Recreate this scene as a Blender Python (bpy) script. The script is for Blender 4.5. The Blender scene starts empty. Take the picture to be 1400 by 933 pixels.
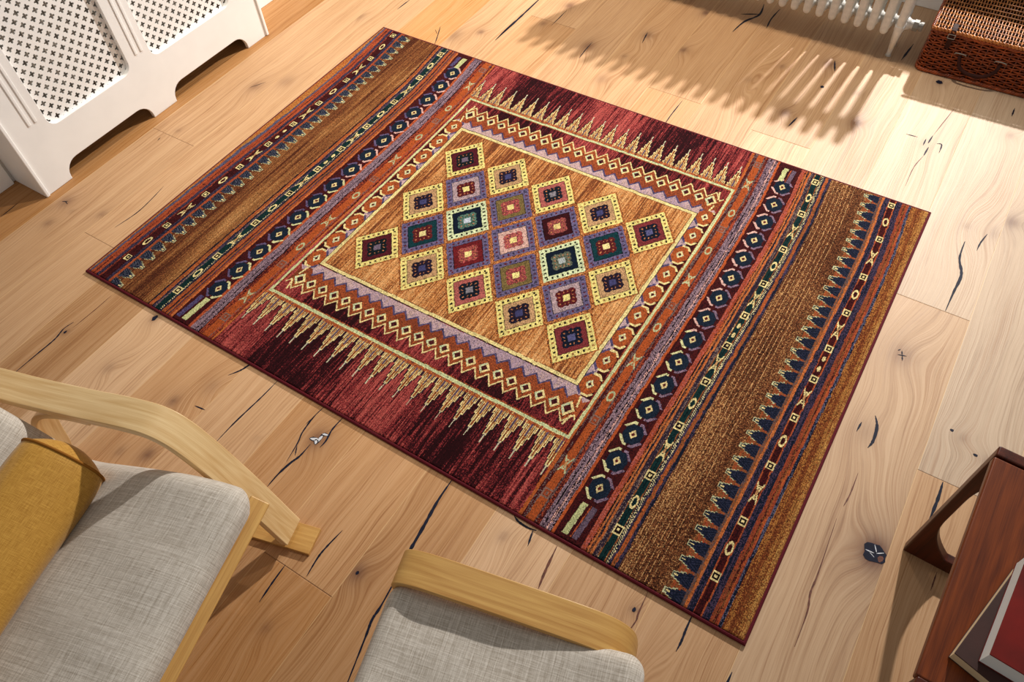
import bpy, bmesh, math, random
import numpy as np
from mathutils import Vector, Matrix

# ------------------------------------------------------------------ camera, world, lights, exposure
S = bpy.context.scene
COL = S.collection
PI = math.pi
AX = Vector((0.84829709, 0.52810923, -0.03863536))      # camera right
AD = Vector((0.40638131, -0.69606861, -0.59189757))     # camera down
AF = Vector((-0.33947943, 0.48640430, -0.80508669))     # camera forward
cd = bpy.data.cameras.new('camera'); cam = bpy.data.objects.new('camera', cd); COL.objects.link(cam)
R = Matrix(((AX.x, -AD.x, -AF.x), (AX.y, -AD.y, -AF.y), (AX.z, -AD.z, -AF.z)))
cam.matrix_world = Matrix.Translation((2.1374658, -0.65930535, 1.84979518)) @ R.to_4x4()
cd.sensor_width = 36.0; cd.lens = 1057.125 / 1400 * 36; cd.clip_start = 0.05
S.camera = cam
W = bpy.data.worlds.new('world'); S.world = W; W.use_nodes = True
bg = W.node_tree.nodes['Background']; bg.inputs[0].default_value = (1.0, 0.96, 0.92, 1); bg.inputs[1].default_value = 0.27

def area_light(name, loc, target, size, watts, color, shape='DISK'):
    l = bpy.data.lights.new(name, 'AREA'); l.shape = shape; l.size = size; l.energy = watts; l.color = color
    o = bpy.data.objects.new(name, l); COL.objects.link(o); o.location = loc
    o.rotation_euler = (Vector(target) - Vector(loc)).to_track_quat('-Z', 'Y').to_euler()
    return o
area_light('window_lamp', (1.97, 5.3, 3.12), (1.3, 0.8, 0), 0.15, 335, (1.0, 0.965, 0.925))
sl = bpy.data.lights.new('unseen_overhead_lamp', 'SPOT'); sl.energy = 1000; sl.color = (1.0, 0.88, 0.72); sl.shadow_soft_size = 0.03  # unseen overhead spot, added to light the floor within the radiator's shadow
sl.spot_size = math.radians(46); sl.spot_blend = 1.0
so_ = bpy.data.objects.new('unseen_overhead_lamp', sl); COL.objects.link(so_); so_.location = (1.2, 1.9, 6.0)
so_.rotation_euler = (Vector((0.75, 1.75, 0)) - Vector((1.2, 1.9, 6.0))).to_track_quat('-Z', 'Y').to_euler()
S.view_settings.view_transform = 'Standard'; S.view_settings.look = 'None'
S.view_settings.exposure = 0.22; S.view_settings.gamma = 1.0; S.view_settings.use_curve_mapping = False

# ------------------------------------------------------------------ helpers
def lin(c):
    return tuple(((v / 255) / 12.92 if v <= 10 else (((v / 255) + 0.055) / 1.055) ** 2.4) for v in c[:3])
def rgba(c): return (*lin(c), 1.0)

def tag(o, label=None, cat=None, group=None, kind=None):
    if label: o['label'] = label
    if cat: o['category'] = cat
    if group: o['group'] = group
    if kind: o['kind'] = kind
    return o
def thing(name, label, cat, loc=(0, 0, 0), rz=0.0, group=None):
    o = bpy.data.objects.new(name, None); COL.objects.link(o); o.location = loc; o.rotation_euler = (0, 0, rz)
    o.empty_display_size = 0.05
    return tag(o, label, cat, group)

def mesh_obj(name, verts, faces, mat, parent=None, smooth=False, g=None, bevel=0.0, seg=2, mats=None, fm=None):
    me = bpy.data.meshes.new(name); me.from_pydata([tuple(v) for v in verts], [], faces)
    for m in (mats or [mat]): me.materials.append(m)
    if fm is not None: me.polygons.foreach_set('material_index', fm)
    co = np.empty(len(me.vertices) * 3, np.float32); me.vertices.foreach_get('co', co); co = co.reshape(-1, 3)
    if g is None:
        ext = co.max(0) - co.min(0); order = np.argsort(-ext); g = co[:, order]
    a = me.attributes.new('g', 'FLOAT_VECTOR', 'POINT'); a.data.foreach_set('vector', np.asarray(g, np.float32).ravel())
    if smooth: me.polygons.foreach_set('use_smooth', [True] * len(me.polygons))
    me.update(); me.validate()
    o = bpy.data.objects.new(name, me); COL.objects.link(o); o.parent = parent
    if bevel > 0:
        b = o.modifiers.new('bevel', 'BEVEL'); b.width = bevel; b.segments = seg; b.limit_method = 'ANGLE'; b.angle_limit = 0.6
        me.polygons.foreach_set('use_smooth', [True] * len(me.polygons))
        w = o.modifiers.new('wn', 'WEIGHTED_NORMAL'); w.keep_sharp = True
    return o

class MB:
    def __init__(s): s.v = []; s.f = []; s.g = []
    def add(s, v, f, g=None):
        n = len(s.v); s.v += [tuple(p) for p in v]; s.f += [tuple(i + n for i in q) for q in f]
        s.g += [tuple(p) for p in (g if g is not None else v)]
    def box(s, a, b, M=None):
        (x0, y0, z0), (x1, y1, z1) = a, b
        v = [Vector(p) for p in ((x0,y0,z0),(x1,y0,z0),(x1,y1,z0),(x0,y1,z0),(x0,y0,z1),(x1,y0,z1),(x1,y1,z1),(x0,y1,z1))]
        e = np.array(b) - np.array(a); order = np.argsort(-e); g = [tuple(p[i] for i in order) for p in v]
        if M is not None: v = [M @ p for p in v]
        s.add(v, [(0,3,2,1),(4,5,6,7),(0,1,5,4),(1,2,6,5),(2,3,7,6),(3,0,4,7)], g)
    def tube(s, pts, r, n=8, caps=True, flat=1.0):
        pts = [Vector(p) for p in pts]; rr = r if hasattr(r, '__len__') else [r] * len(pts)
        v = []; g = []; L = 0; up = None
        for i, p in enumerate(pts):
            t = (pts[min(i+1, len(pts)-1)] - pts[max(i-1, 0)]).normalized()
            if up is None:
                up = Vector((0, 0, 1)) if abs(t.z) < 0.9 else Vector((1, 0, 0))
            a = t.cross(up).normalized(); b = a.cross(t).normalized(); up = b
            if i: L += (p - pts[i-1]).length
            for k in range(n):
                an = 2 * PI * k / n
                v.append(p + a * math.cos(an) * rr[i] + b * math.sin(an) * rr[i] * flat); g.append((L, an * rr[i], 0))
        f = []
        for i in range(len(pts) - 1):
            for k in range(n):
                f.append((i*n+k, i*n+(k+1) % n, (i+1)*n+(k+1) % n, (i+1)*n+k))
        if caps: f.append(tuple(range(n))[::-1]); f.append(tuple((len(pts)-1)*n+k for k in range(n)))
        s.add(v, f, g)
    def prism(s, poly, lo, hi, axis='y'):          # polygon in the two other axes, extruded along axis
        n = len(poly); v = []
        for h in (lo, hi):
            for a, b in poly:
                v.append({'x': (h, a, b), 'y': (a, h, b), 'z': (a, b, h)}[axis])
        f = [tuple(range(n))[::-1], tuple(range(n, 2*n))] + [(i, (i+1) % n, (i+1) % n + n, i + n) for i in range(n)]
        s.add(v, f)
    def build(s, name, mat, parent=None, smooth=False, bevel=0.0, seg=2, useg=True):
        return mesh_obj(name, s.v, s.f, mat, parent, smooth, s.g if useg else None, bevel, seg)

def ribbon(path, y0, y1, th):
    """bent laminate: path = top-surface points (x,z); returns verts, faces, g; width y0..y1, thickness below"""
    n = len(path); v = []; g = []; L = 0
    for i, (x, z) in enumerate(path):
        a = path[max(i-1, 0)]; b = path[min(i+1, n-1)]
        t = Vector((b[0]-a[0], 0, b[1]-a[1])).normalized(); nn = Vector((t.z, 0, -t.x))   # points below for +x travel
        if i: L += math.hypot(x - path[i-1][0], z - path[i-1][1])
        p = Vector((x, 0, z)); q = p + nn * th
        for (P, yy, k) in ((p, y0, 0), (p, y1, 0), (q, y1, 1), (q, y0, 1)):
            v.append((P.x, yy, P.z)); g.append((L, yy, k * th))
    f = [(3, 2, 1, 0), tuple((n-1)*4 + k for k in range(4))]
    for i in range(n - 1):
        for k in range(4):
            f.append((i*4+k, i*4+(k+1) % 4, (i+1)*4+(k+1) % 4, (i+1)*4+k))
    return v, f, g

def smooth_path(pts, sub=6):
    out = []; P = [np.array(p, float) for p in pts]
    for i in range(len(P) - 1):
        p0 = P[max(i-1, 0)]; p1 = P[i]; p2 = P[i+1]; p3 = P[min(i+2, len(P)-1)]
        for k in range(sub):
            t = k / sub
            out.append(0.5 * ((2*p1) + (-p0+p2)*t + (2*p0-5*p1+4*p2-p3)*t*t + (-p0+3*p1-3*p2+p3)*t**3))
    out.append(P[-1]); return [tuple(map(float, p)) for p in out]

# ------------------------------------------------------------------ materials
def mat(name, rough=0.5, spec=0.5, metal=0.0):
    m = bpy.data.materials.new(name); m.use_nodes = True; nt = m.node_tree
    b = nt.nodes['Principled BSDF']; b.inputs['Roughness'].default_value = rough; b.inputs['Metallic'].default_value = metal
    b.inputs['Specular IOR Level'].default_value = spec
    return m, nt, b
def N(nt, typ, **kw):
    n = nt.nodes.new(typ)
    for k, v in kw.items():
        if k.startswith('i_'): n.inputs[int(k[2:])].default_value = v
        else: setattr(n, k, v)
    return n
def L(nt, a, b): nt.links.new(a, b)
def ramp(nt, stops, interp='LINEAR'):
    r = nt.nodes.new('ShaderNodeValToRGB'); r.color_ramp.interpolation = interp; e = r.color_ramp.elements
    while len(e) < len(stops): e.new(0.5)
    for i, (p, c) in enumerate(stops): e[i].position = p; e[i].color = rgba(c) if len(c) == 3 else c
    return r
def mix(nt, fac, a, b, blend='MIX'):
    m = nt.nodes.new('ShaderNodeMix'); m.data_type = 'RGBA'; m.blend_type = blend
    for sock, val in ((m.inputs[0], fac), (m.inputs[6], a), (m.inputs[7], b)):
        if hasattr(val, 'links'): L(nt, val, sock)
        else: sock.default_value = val if not (isinstance(val, tuple) and len(val) == 3) else rgba(val)
    return m.outputs[2]
def math_n(nt, op, a, b=0.0, c=0.0, clamp=False):
    m = nt.nodes.new('ShaderNodeMath'); m.operation = op; m.use_clamp = clamp
    for i, v in enumerate((a, b, c)):
        if hasattr(v, 'links'): L(nt, v, m.inputs[i])
        else: m.inputs[i].default_value = v
    return m.outputs[0]
def bump(nt, b, h, strength=0.3, dist=0.001):
    n = N(nt, 'ShaderNodeBump'); n.inputs['Strength'].default_value = strength; n.inputs['Distance'].default_value = dist
    L(nt, h, n.inputs['Height']); L(nt, n.outputs[0], b.inputs['Normal']); return n

def plain(name, c, rough=0.5, spec=0.5, metal=0.0, var=0.06, scale=12.0, bmp=0.0, bscale=300):
    m, nt, b = mat(name, rough, spec, metal)
    tc = N(nt, 'ShaderNodeTexCoord'); no = N(nt, 'ShaderNodeTexNoise'); no.inputs['Scale'].default_value = scale
    no.inputs['Detail'].default_value = 4; L(nt, tc.outputs['Object'], no.inputs['Vector'])
    d = tuple(max(0, x * (1 - var)) for x in c); e = tuple(min(255, x * (1 + var)) for x in c)
    r = ramp(nt, [(0.3, d), (0.7, e)]); L(nt, no.outputs[0], r.inputs[0]); L(nt, r.outputs[0], b.inputs['Base Color'])
    if bmp:
        n2 = N(nt, 'ShaderNodeTexNoise'); n2.inputs['Scale'].default_value = bscale; L(nt, tc.outputs['Object'], n2.inputs['Vector'])
        bump(nt, b, n2.outputs[0], bmp, 0.0005)
    return m

def wood(name, light, dark, rough=0.4, spec=0.5, sx=3.0, sy=70.0, bstr=0.12, contrast=1.0):
    m, nt, b = mat(name, rough, spec)
    at = N(nt, 'ShaderNodeAttribute', attribute_name='g')
    mp = N(nt, 'ShaderNodeMapping'); mp.inputs['Scale'].default_value = (sx, sy, sy); L(nt, at.outputs['Vector'], mp.inputs['Vector'])
    w = N(nt, 'ShaderNodeTexNoise'); w.inputs['Scale'].default_value = 1.0; w.inputs['Detail'].default_value = 5; w.inputs['Distortion'].default_value = 0.6
    L(nt, mp.outputs[0], w.inputs['Vector'])
    mp2 = N(nt, 'ShaderNodeMapping'); mp2.inputs['Scale'].default_value = (sx*5, sy*9, sy*9); L(nt, at.outputs['Vector'], mp2.inputs['Vector'])
    f = N(nt, 'ShaderNodeTexNoise'); f.inputs['Scale'].default_value = 1.0; f.inputs['Detail'].default_value = 2; L(nt, mp2.outputs[0], f.inputs['Vector'])
    mp3 = N(nt, 'ShaderNodeMapping'); mp3.inputs['Scale'].default_value = (1.2, 14, 14); L(nt, at.outputs['Vector'], mp3.inputs['Vector'])
    w3 = N(nt, 'ShaderNodeTexNoise'); w3.inputs['Scale'].default_value = 1.0; w3.inputs['Detail'].default_value = 2; L(nt, mp3.outputs[0], w3.inputs['Vector'])
    sn = math_n(nt, 'SINE', math_n(nt, 'MULTIPLY', w3.outputs[0], 70.0))
    h = math_n(nt, 'ADD', math_n(nt, 'MULTIPLY', w.outputs[0], 0.62), math_n(nt, 'MULTIPLY', f.outputs[0], 0.38))
    h = math_n(nt, 'ADD', h, math_n(nt, 'MULTIPLY', sn, 0.05))
    lo = 0.5 - 0.17 / contrast; hi = 0.5 + 0.17 / contrast
    r = ramp(nt, [(lo, dark), (hi, light)]); L(nt, h, r.inputs[0]); L(nt, r.outputs[0], b.inputs['Base Color'])
    bump(nt, b, h, bstr, 0.001)
    return m

def fabric(name, c_light, c_dark, thread=1100.0, slub=1.0, rough=0.95, bstr=0.5):
    m, nt, b = mat(name, rough, 0.2)
    b.inputs['Sheen Weight'].default_value = 0.15
    at = N(nt, 'ShaderNodeAttribute', attribute_name='g')
    outs = []
    for (sc, wgt) in (((thread, 45, 8), 0.3), ((45, thread, 8), 0.3), ((420, 6.0, 5), 0.30 * slub), ((6.0, 420, 5), 0.30 * slub)):
        mp = N(nt, 'ShaderNodeMapping'); mp.inputs['Scale'].default_value = sc; L(nt, at.outputs['Vector'], mp.inputs['Vector'])
        no = N(nt, 'ShaderNodeTexNoise'); no.inputs['Scale'].default_value = 1.0; no.inputs['Detail'].default_value = 1.5; L(nt, mp.outputs[0], no.inputs['Vector'])
        outs.append(math_n(nt, 'MULTIPLY', no.outputs[0], wgt))
    s = outs[0]
    for o in outs[1:]: s = math_n(nt, 'ADD', s, o)
    tot = 0.6 + 0.6 * slub
    s = math_n(nt, 'DIVIDE', s, tot)
    r = ramp(nt, [(0.40, c_dark), (0.60, c_light)]); L(nt, s, r.inputs[0]); L(nt, r.outputs[0], b.inputs['Base Color'])
    bump(nt, b, s, bstr, 0.0012)
    return m

M_white = plain('white_satin_paint', (246, 246, 244), 0.35, 0.45, var=0.01)
M_wall = plain('white_wall_paint', (226, 224, 220), 0.8, 0.2, var=0.02, bmp=0.1)
M_rad = plain('old_white_enamel', (222, 219, 212), 0.32, 0.55, var=0.05, scale=60, bmp=0.25, bscale=120)
M_chrome = plain('worn_plated_metal', (150, 148, 142), 0.6, 0.25, 0.2)
M_birch = wood('pale_ash_veneer', (232, 202, 150), (206, 166, 108), 0.38, sx=2.5, sy=90, contrast=1.1)
M_oak = wood('honey_oak_veneer', (212, 168, 96), (176, 126, 62), 0.36, sx=2.5, sy=110, contrast=0.9)
M_teak = wood('reddish_teak', (122, 56, 16), (78, 30, 6), 0.36, 0.3, sx=3.0, sy=60, bstr=0.05)
M_teak_dark = wood('dark_teak_frame', (86, 32, 10), (48, 15, 4), 0.36, 0.3, sx=3.0, sy=60, bstr=0.05)
M_linen = fabric('oatmeal_linen', (214, 206, 194), (158, 147, 132))
M_mustard = fabric('mustard_velvet', (196, 148, 64), (164, 116, 40), thread=900, slub=0.1, rough=0.5, bstr=0.15)
M_mustpipe = plain('dark_mustard_piping', (140, 88, 24), 0.8, 0.2)
M_leather = plain('dark_brown_leather', (46, 16, 9), 0.7, 0.2, var=0.15, scale=40, bmp=0.2, bscale=200)

# ------------------------------------------------------------------ floor
SEAM0 = 2.484; PITCH = 0.2194
X0 = SEAM0 - PITCH * 15; NXP = 19                      # planks from x=-0.807 to 3.36
JOINTS = {3: [0.107, -1.9], 2: [0.629, -1.2], 6: [1.973, -1.0], 9: [1.759, -0.407], 11: [1.716, -0.75], 14: [1.203, -1.0], 15: [0.636, 2.4],
          0: [1.2], 1: [2.2, -0.6], 4: [2.5, 0.9, -1.2], 5: [0.6, -0.95], 7: [0.9, -1.1], 8: [2.6, 0.8, -1.2], 10: [0.7, -1.3], 12: [0.8, -0.9], 13: [2.6, 0.4, -1.4],
          16: [1.8, -0.6], 17: [0.9, -1.2], 18: [1.5, 0.2]}
# (x, y, swell of the grain in x, sigma x, sigma y, darkness, core radius)
KNOTS = [(1.072,-0.095,0.05,0.035,0.05,0.5,0.022), (1.403,-0.333,0.05,0.03,0.045,0.5,0.017), (2.456,0.360,-0.10,0.05,0.09,0.75,0.030),
         (2.350,0.979,0.10,0.06,0.11,0.35,0.028), (-0.330,0.180,0.03,0.02,0.03,0.4,0.018), (-0.166,0.203,0.02,0.015,0.02,0.35,0.010),
         (-0.298,0.079,0.02,0.015,0.02,0.35,0.012), (-0.273,0.158,0.01,0.012,0.02,0.3,0.006), (0.149,-0.208,0.015,0.012,0.02,0.4,0.009), (0.351,-0.027,0.06,0.03,0.05,0.5,0.010),
         (0.375,-0.231,0.05,0.025,0.05,0.25,0.014), (0.631,-0.214,0.03,0.03,0.05,0.45,0.012), (0.69,-0.12,0.06,0.04,0.07,0.2,0.02), (-0.145,1.614,0.03,0.02,0.04,0.3,0.02),
         (0.388,1.767,0.03,0.02,0.03,0.5,0.011), (0.300,1.690,0.05,0.03,0.10,0.3,0.03), (0.834,1.893,0.05,0.035,0.07,0.45,0.024), (0.618,2.120,0.03,0.02,0.05,0.5,0.016), (0.588,1.947,0.02,0.02,0.03,0.4,0.012),
         (1.012,2.076,0.05,0.025,0.06,0.45,0.016), (1.155,2.343,0.03,0.02,0.03,0.6,0.014), (1.184,2.052,0.06,0.03,0.06,0.5,0.012), (0.995,1.898,0.03,0.02,0.03,0.35,0.007),
         (0.986,1.722,0.04,0.03,0.06,0.25,0.022), (1.677,1.865,0.04,0.025,0.03,0.5,0.018), (1.568,2.133,0.02,0.012,0.02,0.4,0.009), (1.484,1.99,0.09,0.035,0.16,0.2,0.012),
         (1.723,2.237,0.04,0.03,0.04,0.45,0.022), (2.16,1.931,0.02,0.05,0.09,0.15,0.02), (1.925,1.936,0.04,0.03,0.03,0.5,0.022), (2.411,2.123,0.04,0.02,0.04,0.3,0.012), (1.870,2.105,0.02,0.015,0.03,0.3,0.012),
         (-0.269,0.662,0.02,0.015,0.03,0.3,0.008), (-0.200,1.015,0.04,0.03,0.07,0.35,0.02), (-0.112,1.10,0.04,0.03,0.12,0.25,0.025), (2.021,-0.063,0.02,0.015,0.02,0.5,0.006),
         (2.386,1.592,0.09,0.04,0.12,0.25,0.011), (2.505,1.680,0.05,0.03,0.05,0.45,0.02), (0.925,-0.181,0.01,0.01,0.02,0.3,0.004),
         (0.625,-0.406,0.02,0.02,0.04,0.3,0.010), (0.700,-0.373,0.03,0.03,0.05,0.5,0.014), (2.335,0.68,0.05,0.045,0.08,0.2,0.03), (2.47,1.60,0.03,0.03,0.09,0.2,0.02),
         (2.63,0.75,-0.04,0.05,0.04,0.3,0.012), (2.56,0.79,0.03,0.04,0.03,0.25,0.01), (2.12,2.318,0.03,0.03,0.04,0.5,0.010), (0.17,2.05,0.05,0.03,0.09,0.2,0.02),
         (1.30,-0.55,0.05,0.03,0.08,0.3,0.010), (1.75,-0.30,0.05,0.035,0.10,0.25,0.010), (2.10,-0.33,0.08,0.03,0.20,0.2,0.008), (1.66,-0.07,0.03,0.03,0.05,0.3,0.01), (2.75,1.75,0.08,0.04,0.14,0.25,0.01)]
gx = []
for p in range(NXP):
    for k in range(22): gx.append(X0 + PITCH * (p + k / 22))
gx.append(X0 + PITCH * NXP); gx = np.array(gx)
gy = np.arange(-1.9, 2.861, 0.0125)
nx, ny = len(gx) - 1, len(gy) - 1
VX, VY = np.meshgrid(gx, gy, indexing='ij'); fv = np.stack([VX.ravel(), VY.ravel(), np.zeros(VX.size)], 1)
I, J = np.meshgrid(np.arange(nx), np.arange(ny), indexing='ij')
i0 = (I * (ny + 1) + J).ravel()
quads = np.stack([i0, i0 + ny + 1, i0 + ny + 2, i0 + 1], 1)
plank = (I // 22).ravel(); fyc = (VY[:-1, :-1] + 0.00625).ravel()
cx = fv[quads][:, :, 0]; cy = fv[quads][:, :, 1]
prng = np.random.default_rng(11)
board = np.zeros(len(plank), int); jd = np.full(cx.shape, 9.0)
for p in range(NXP):
    m = plank == p
    js = sorted(gy[np.argmin(abs(gy - j))] for j in JOINTS.get(p, []))
    board[m] = p * 10 + np.searchsorted(js, fyc[m])
    for j in js: jd[m] = np.minimum(jd[m], abs(cy[m] - j))
sd = np.minimum(abs(cx - (X0 + PITCH * plank)[:, None]), abs(cx - (X0 + PITCH * (plank + 1))[:, None]))
bid = {b: k for k, b in enumerate(sorted(set(board.tolist())))}
bt = prng.uniform(-1, 1, len(bid)); bh = prng.uniform(-1, 1, len(bid)); bs = prng.uniform(0, 50, len(bid))
def settone(p, yy, t, h=None):
    js = sorted(JOINTS.get(p, [])); k = bid.get(p * 10 + int(np.searchsorted(js, yy)))
    if k is not None:
        bt[k] = t
        if h is not None: bh[k] = h
# tone seen in the photograph: 1 = pale board, -1 = brown board; right-hand boards also greyed as if washed out by light
for (p, yy, t, h) in ((4, 0, -0.75, 0.3), (3, 0, 0.1, 0), (3, 1, 0.35, 0), (5, 0, 0.85, -0.2), (6, 0, 0.7, -0.1), (7, 0, 0.3, 0), (8, 0, 0.2, 0.1), (9, 0, 0.0, 0.3), (10, 0, -0.5, 0.6), (11, -0.1, 0.9, -0.2),
                      (12, 0, -0.1, 0.1), (13, 0, -0.2, 0.1), (14, 0.3, -0.1, -0.3), (15, 0, -0.3, 0.1), (15, 1, -0.25, -0.9), (16, 0, -0.1, -0.5), (16, 1, 0, -0.5), (15, 0.9, -0.2, -0.9), (9, -0.6, -0.5, 0.6), (10, -0.6, -0.5, 0.4), (8, -0.6, -0.3, 0.4), (2, 0, 0.0, 0), (2, 1, 0.2, 0), (14, 1.5, 0.15, -0.9), (15, 2.6, 0.1, -0.6), (16, 2.2, 0, -0.6),
                      (9, 2.2, -0.05, 0.1), (8, 2.2, 0.1, 0.1), (7, 2.2, 0.25, 0.0), (10, 2.2, -0.15, 0.1), (11, 2.2, -0.12, -0.1), (12, 2, -0.05, -0.3), (13, 2.0, 0.1, -0.6), (6, 2.2, 0.3, 0), (6, 1.8, 0.1, 0.2), (5, 2, 0.4, 0)): settone(p, yy, t, h)
fb = np.array([bid[b] for b in board.tolist()])
phi = cx - (X0 + PITCH * plank)[:, None]
kd = np.zeros_like(cx)
for (kx, ky, am, sx, sy, dk, cr) in KNOTS:
    kp = int((kx - X0) // PITCH)
    m = (plank == kp) & (abs(fyc - ky) < 0.6)
    if not m.any(): continue
    dx = (cx[m] - kx) / sx; dy = (cy[m] - ky) / sy
    phi[m] += .75 * am * np.exp(-0.5 * (dx * dx + dy * dy))
    r = np.hypot(cx[m] - kx, (cy[m] - ky) * 0.75)
    kd[m] = np.maximum(kd[m], dk * 1.15 * np.exp(-(r / (cr * 1.1)) ** 2) + dk * 0.42 * np.exp(-(r / (cr * 3.2)) ** 2))
fme_v = [tuple(v) for v in fv.tolist()]; fme_f = quads.tolist(); fmi = [0] * len(fme_f)

def xy_poly(pts, z, mi):
    n = len(fme_v)
    for (x, y) in pts: fme_v.append((x, y, z))
    fme_f.append(list(range(n, n + len(pts)))); fmi.append(mi)
crng = random.Random(5)
def crack(pts, w, mi=1):
    P = smooth_path(pts, 8) if len(pts) > 2 else [tuple(np.array(pts[0]) * (1 - t) + np.array(pts[1]) * t) for t in np.linspace(0, 1, 7)]
    n = len(P); Lf = []; Rt = []
    for i, (x, y) in enumerate(P):
        a = P[max(i-1, 0)]; b = P[min(i+1, n-1)]; tx, ty = b[0]-a[0], b[1]-a[1]; q = math.hypot(tx, ty) or 1
        t = i / (n - 1); ww = w * 0.5 * (min(1, 0.18 + 2.6 * min(t, 1 - t))) * crng.uniform(0.75, 1.2)
        Lf.append((x - ty / q * ww, y + tx / q * ww)); Rt.append((x + ty / q * ww, y - tx / q * ww))
    for i in range(n - 1): xy_poly([Rt[i], Rt[i+1], Lf[i+1], Lf[i]], 0.0005, mi)
def blob(x, y, rx, ry, mi, z=0.0006, n=18, jag=0.18, rot=0.0):
    pts = []
    for k in range(n):
        a = 2 * PI * k / n; q = 1 + crng.uniform(-jag, jag); px = rx * q * math.cos(a); py = ry * q * math.sin(a)
        pts.append((x + px * math.cos(rot) - py * math.sin(rot), y + px * math.sin(rot) + py * math.cos(rot)))
    xy_poly(pts, z, mi)
CR = [([(-0.074,0.181),(-0.063,0.266),(-0.068,0.333),(-0.082,0.413)],.0045), ([(-0.472,0.010),(-0.474,0.051),(-0.478,0.089)],.004),
 ([(0.141,-0.42),(0.142,-0.319),(0.143,-0.245),(0.134,-0.202),(0.140,-0.168)],.006), ([(0.705,-0.067),(0.725,-0.034),(0.734,-0.006),(0.75,0.03)],.007),
 ([(0.845,-0.003),(0.843,-0.073),(0.836,-0.171),(0.835,-0.25)],.0055), ([(0.697,-0.193),(0.733,-0.188)],.005),
 ([(1.051,-0.275),(1.051,-0.232),(1.057,-0.190),(1.065,-0.160),(1.066,-0.118)],.008), ([(1.095,-0.113),(1.096,-0.088),(1.088,-0.050),(1.090,0.0)],.006),
 ([(1.021,-0.004),(1.017,-0.047),(1.022,-0.100),(1.033,-0.133),(1.045,-0.193)],.006), ([(1.017,-0.047),(1.013,-0.075)],.003), ([(1.037,-0.140),(1.053,-0.167)],.004),
 ([(1.301,-0.266),(1.294,-0.325),(1.294,-0.357),(1.301,-0.405)],.0065), ([(1.461,-0.004),(1.463,-0.074),(1.472,-0.146),(1.481,-0.228),(1.490,-0.29)],.011),
 ([(1.488,-0.255),(1.502,-0.363),(1.504,-0.403),(1.516,-0.445),(1.553,-0.58)],.008), ([(1.236,-0.410),(1.239,-0.462),(1.244,-0.513)],.006),
 ([(1.654,-0.008),(1.672,-0.016),(1.701,-0.018),(1.724,-0.013)],.008), ([(1.715,-0.014),(1.726,-0.060)],.006),
 ([(2.142,-0.004),(2.143,-0.042),(2.145,-0.073),(2.144,-0.099)],.0075), ([(2.269,-0.074),(2.268,-0.16)],.009),
 ([(-0.215,0.998),(-0.182,1.057)],.003), ([(-0.030,1.83),(-0.032,1.738)],.007), ([(0.470,1.91),(0.474,1.744)],.007), ([(0.212,1.720),(0.242,1.657),(0.267,1.60)],.005), ([(0.205,1.69),(0.235,1.665)],.003),
 ([(0.476,2.14),(0.476,1.977),(0.475,1.744)],.011), ([(0.626,2.082),(0.626,1.944)],.0045), ([(0.835,1.926),(0.837,1.857),(0.842,1.80)],.005), ([(1.002,2.099),(1.017,2.015)],.006),
 ([(1.318,1.749),(1.317,1.651),(1.320,1.58)],.0055), ([(1.307,2.264),(1.321,2.356),(1.356,2.433),(1.344,2.52)],.013), ([(1.419,2.352),(1.411,2.428),(1.417,2.52)],.009), ([(1.287,2.402),(1.354,2.438)],.012),
 ([(1.726,1.860),(1.716,1.794)],.008), ([(1.732,2.267),(1.755,2.198)],.008), ([(2.093,1.956),(2.133,1.959)],.006), ([(2.177,1.994),(2.173,1.942)],.008), ([(2.161,1.964),(2.161,1.922)],.007),
 ([(2.180,1.923),(2.177,1.868)],.008), ([(2.200,1.955),(2.216,1.957),(2.219,1.907)],.006), ([(1.967,2.524),(1.955,2.389)],.010), ([(2.392,2.291),(2.392,2.235)],.007),
 ([(2.396,1.521),(2.399,1.439),(2.420,1.371),(2.417,1.290),(2.414,1.204)],.011), ([(2.449,1.588),(2.439,1.536),(2.437,1.498)],.006), ([(2.344,0.743),(2.358,0.711),(2.362,0.663),(2.356,0.635)],.010), ([(2.319,0.705),(2.316,0.669)],.006),
 ([(2.548,0.635),(2.549,0.579),(2.545,0.50)],.010)]
for pts, w in CR: crack(pts, w * .78)
for pts, w in (([(0.156,-0.186),(0.159,-0.100),(0.158,-0.034)],.0025), ([(1.788,-0.021),(1.795,-0.091),(1.803,-0.139)],.006), ([(2.030,-0.005),(2.033,-0.065),(2.036,-0.085),(2.031,-0.12)],.004),
               ([(2.177,1.868),(2.164,1.791),(2.165,1.685)],.003), ([(2.206,2.193),(2.178,1.998)],.003), ([(2.357,0.551),(2.358,0.482),(2.354,0.440)],.0035),
               ([(2.350,0.40),(2.357,0.241),(2.357,0.188),(2.366,0.139),(2.368,0.05)],.0045), ([(2.594,0.336),(2.595,0.39)],.003), ([(0.07,1.15),(-0.11,1.2)],.0001)): crack(pts, w, 3)
blob(2.456, 0.360, 0.027, 0.026, 1, jag=0.14); blob(0.351, -0.027, 0.007, 0.012, 1); blob(1.403, -0.333, 0.004, 0.005, 1); blob(2.021, -0.063, 0.004, 0.006, 1)
blob(2.117, 2.318, 0.012, 0.012, 1); blob(1.745, 2.08, 0.007, 0.008, 1); blob(0.149, -0.208, 0.004, 0.006, 1); blob(2.53, 0.80, 0.005, 0.004, 1); blob(2.60, 0.755, 0.006, 0.004, 1)
for (x, y, a, b, r) in ((2.445,0.358,0.011,0.0012,0.05),(2.468,0.366,0.010,0.0012,0.6),(2.455,0.372,0.0012,0.010,0.5),(2.452,0.352,0.008,0.0009,-0.5)): blob(x, y, a, b, 2, 0.0009, 10, 0.1, r)
blob(2.472, 0.352, 0.0065, 0.0085, 3, 0.0009)
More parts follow.
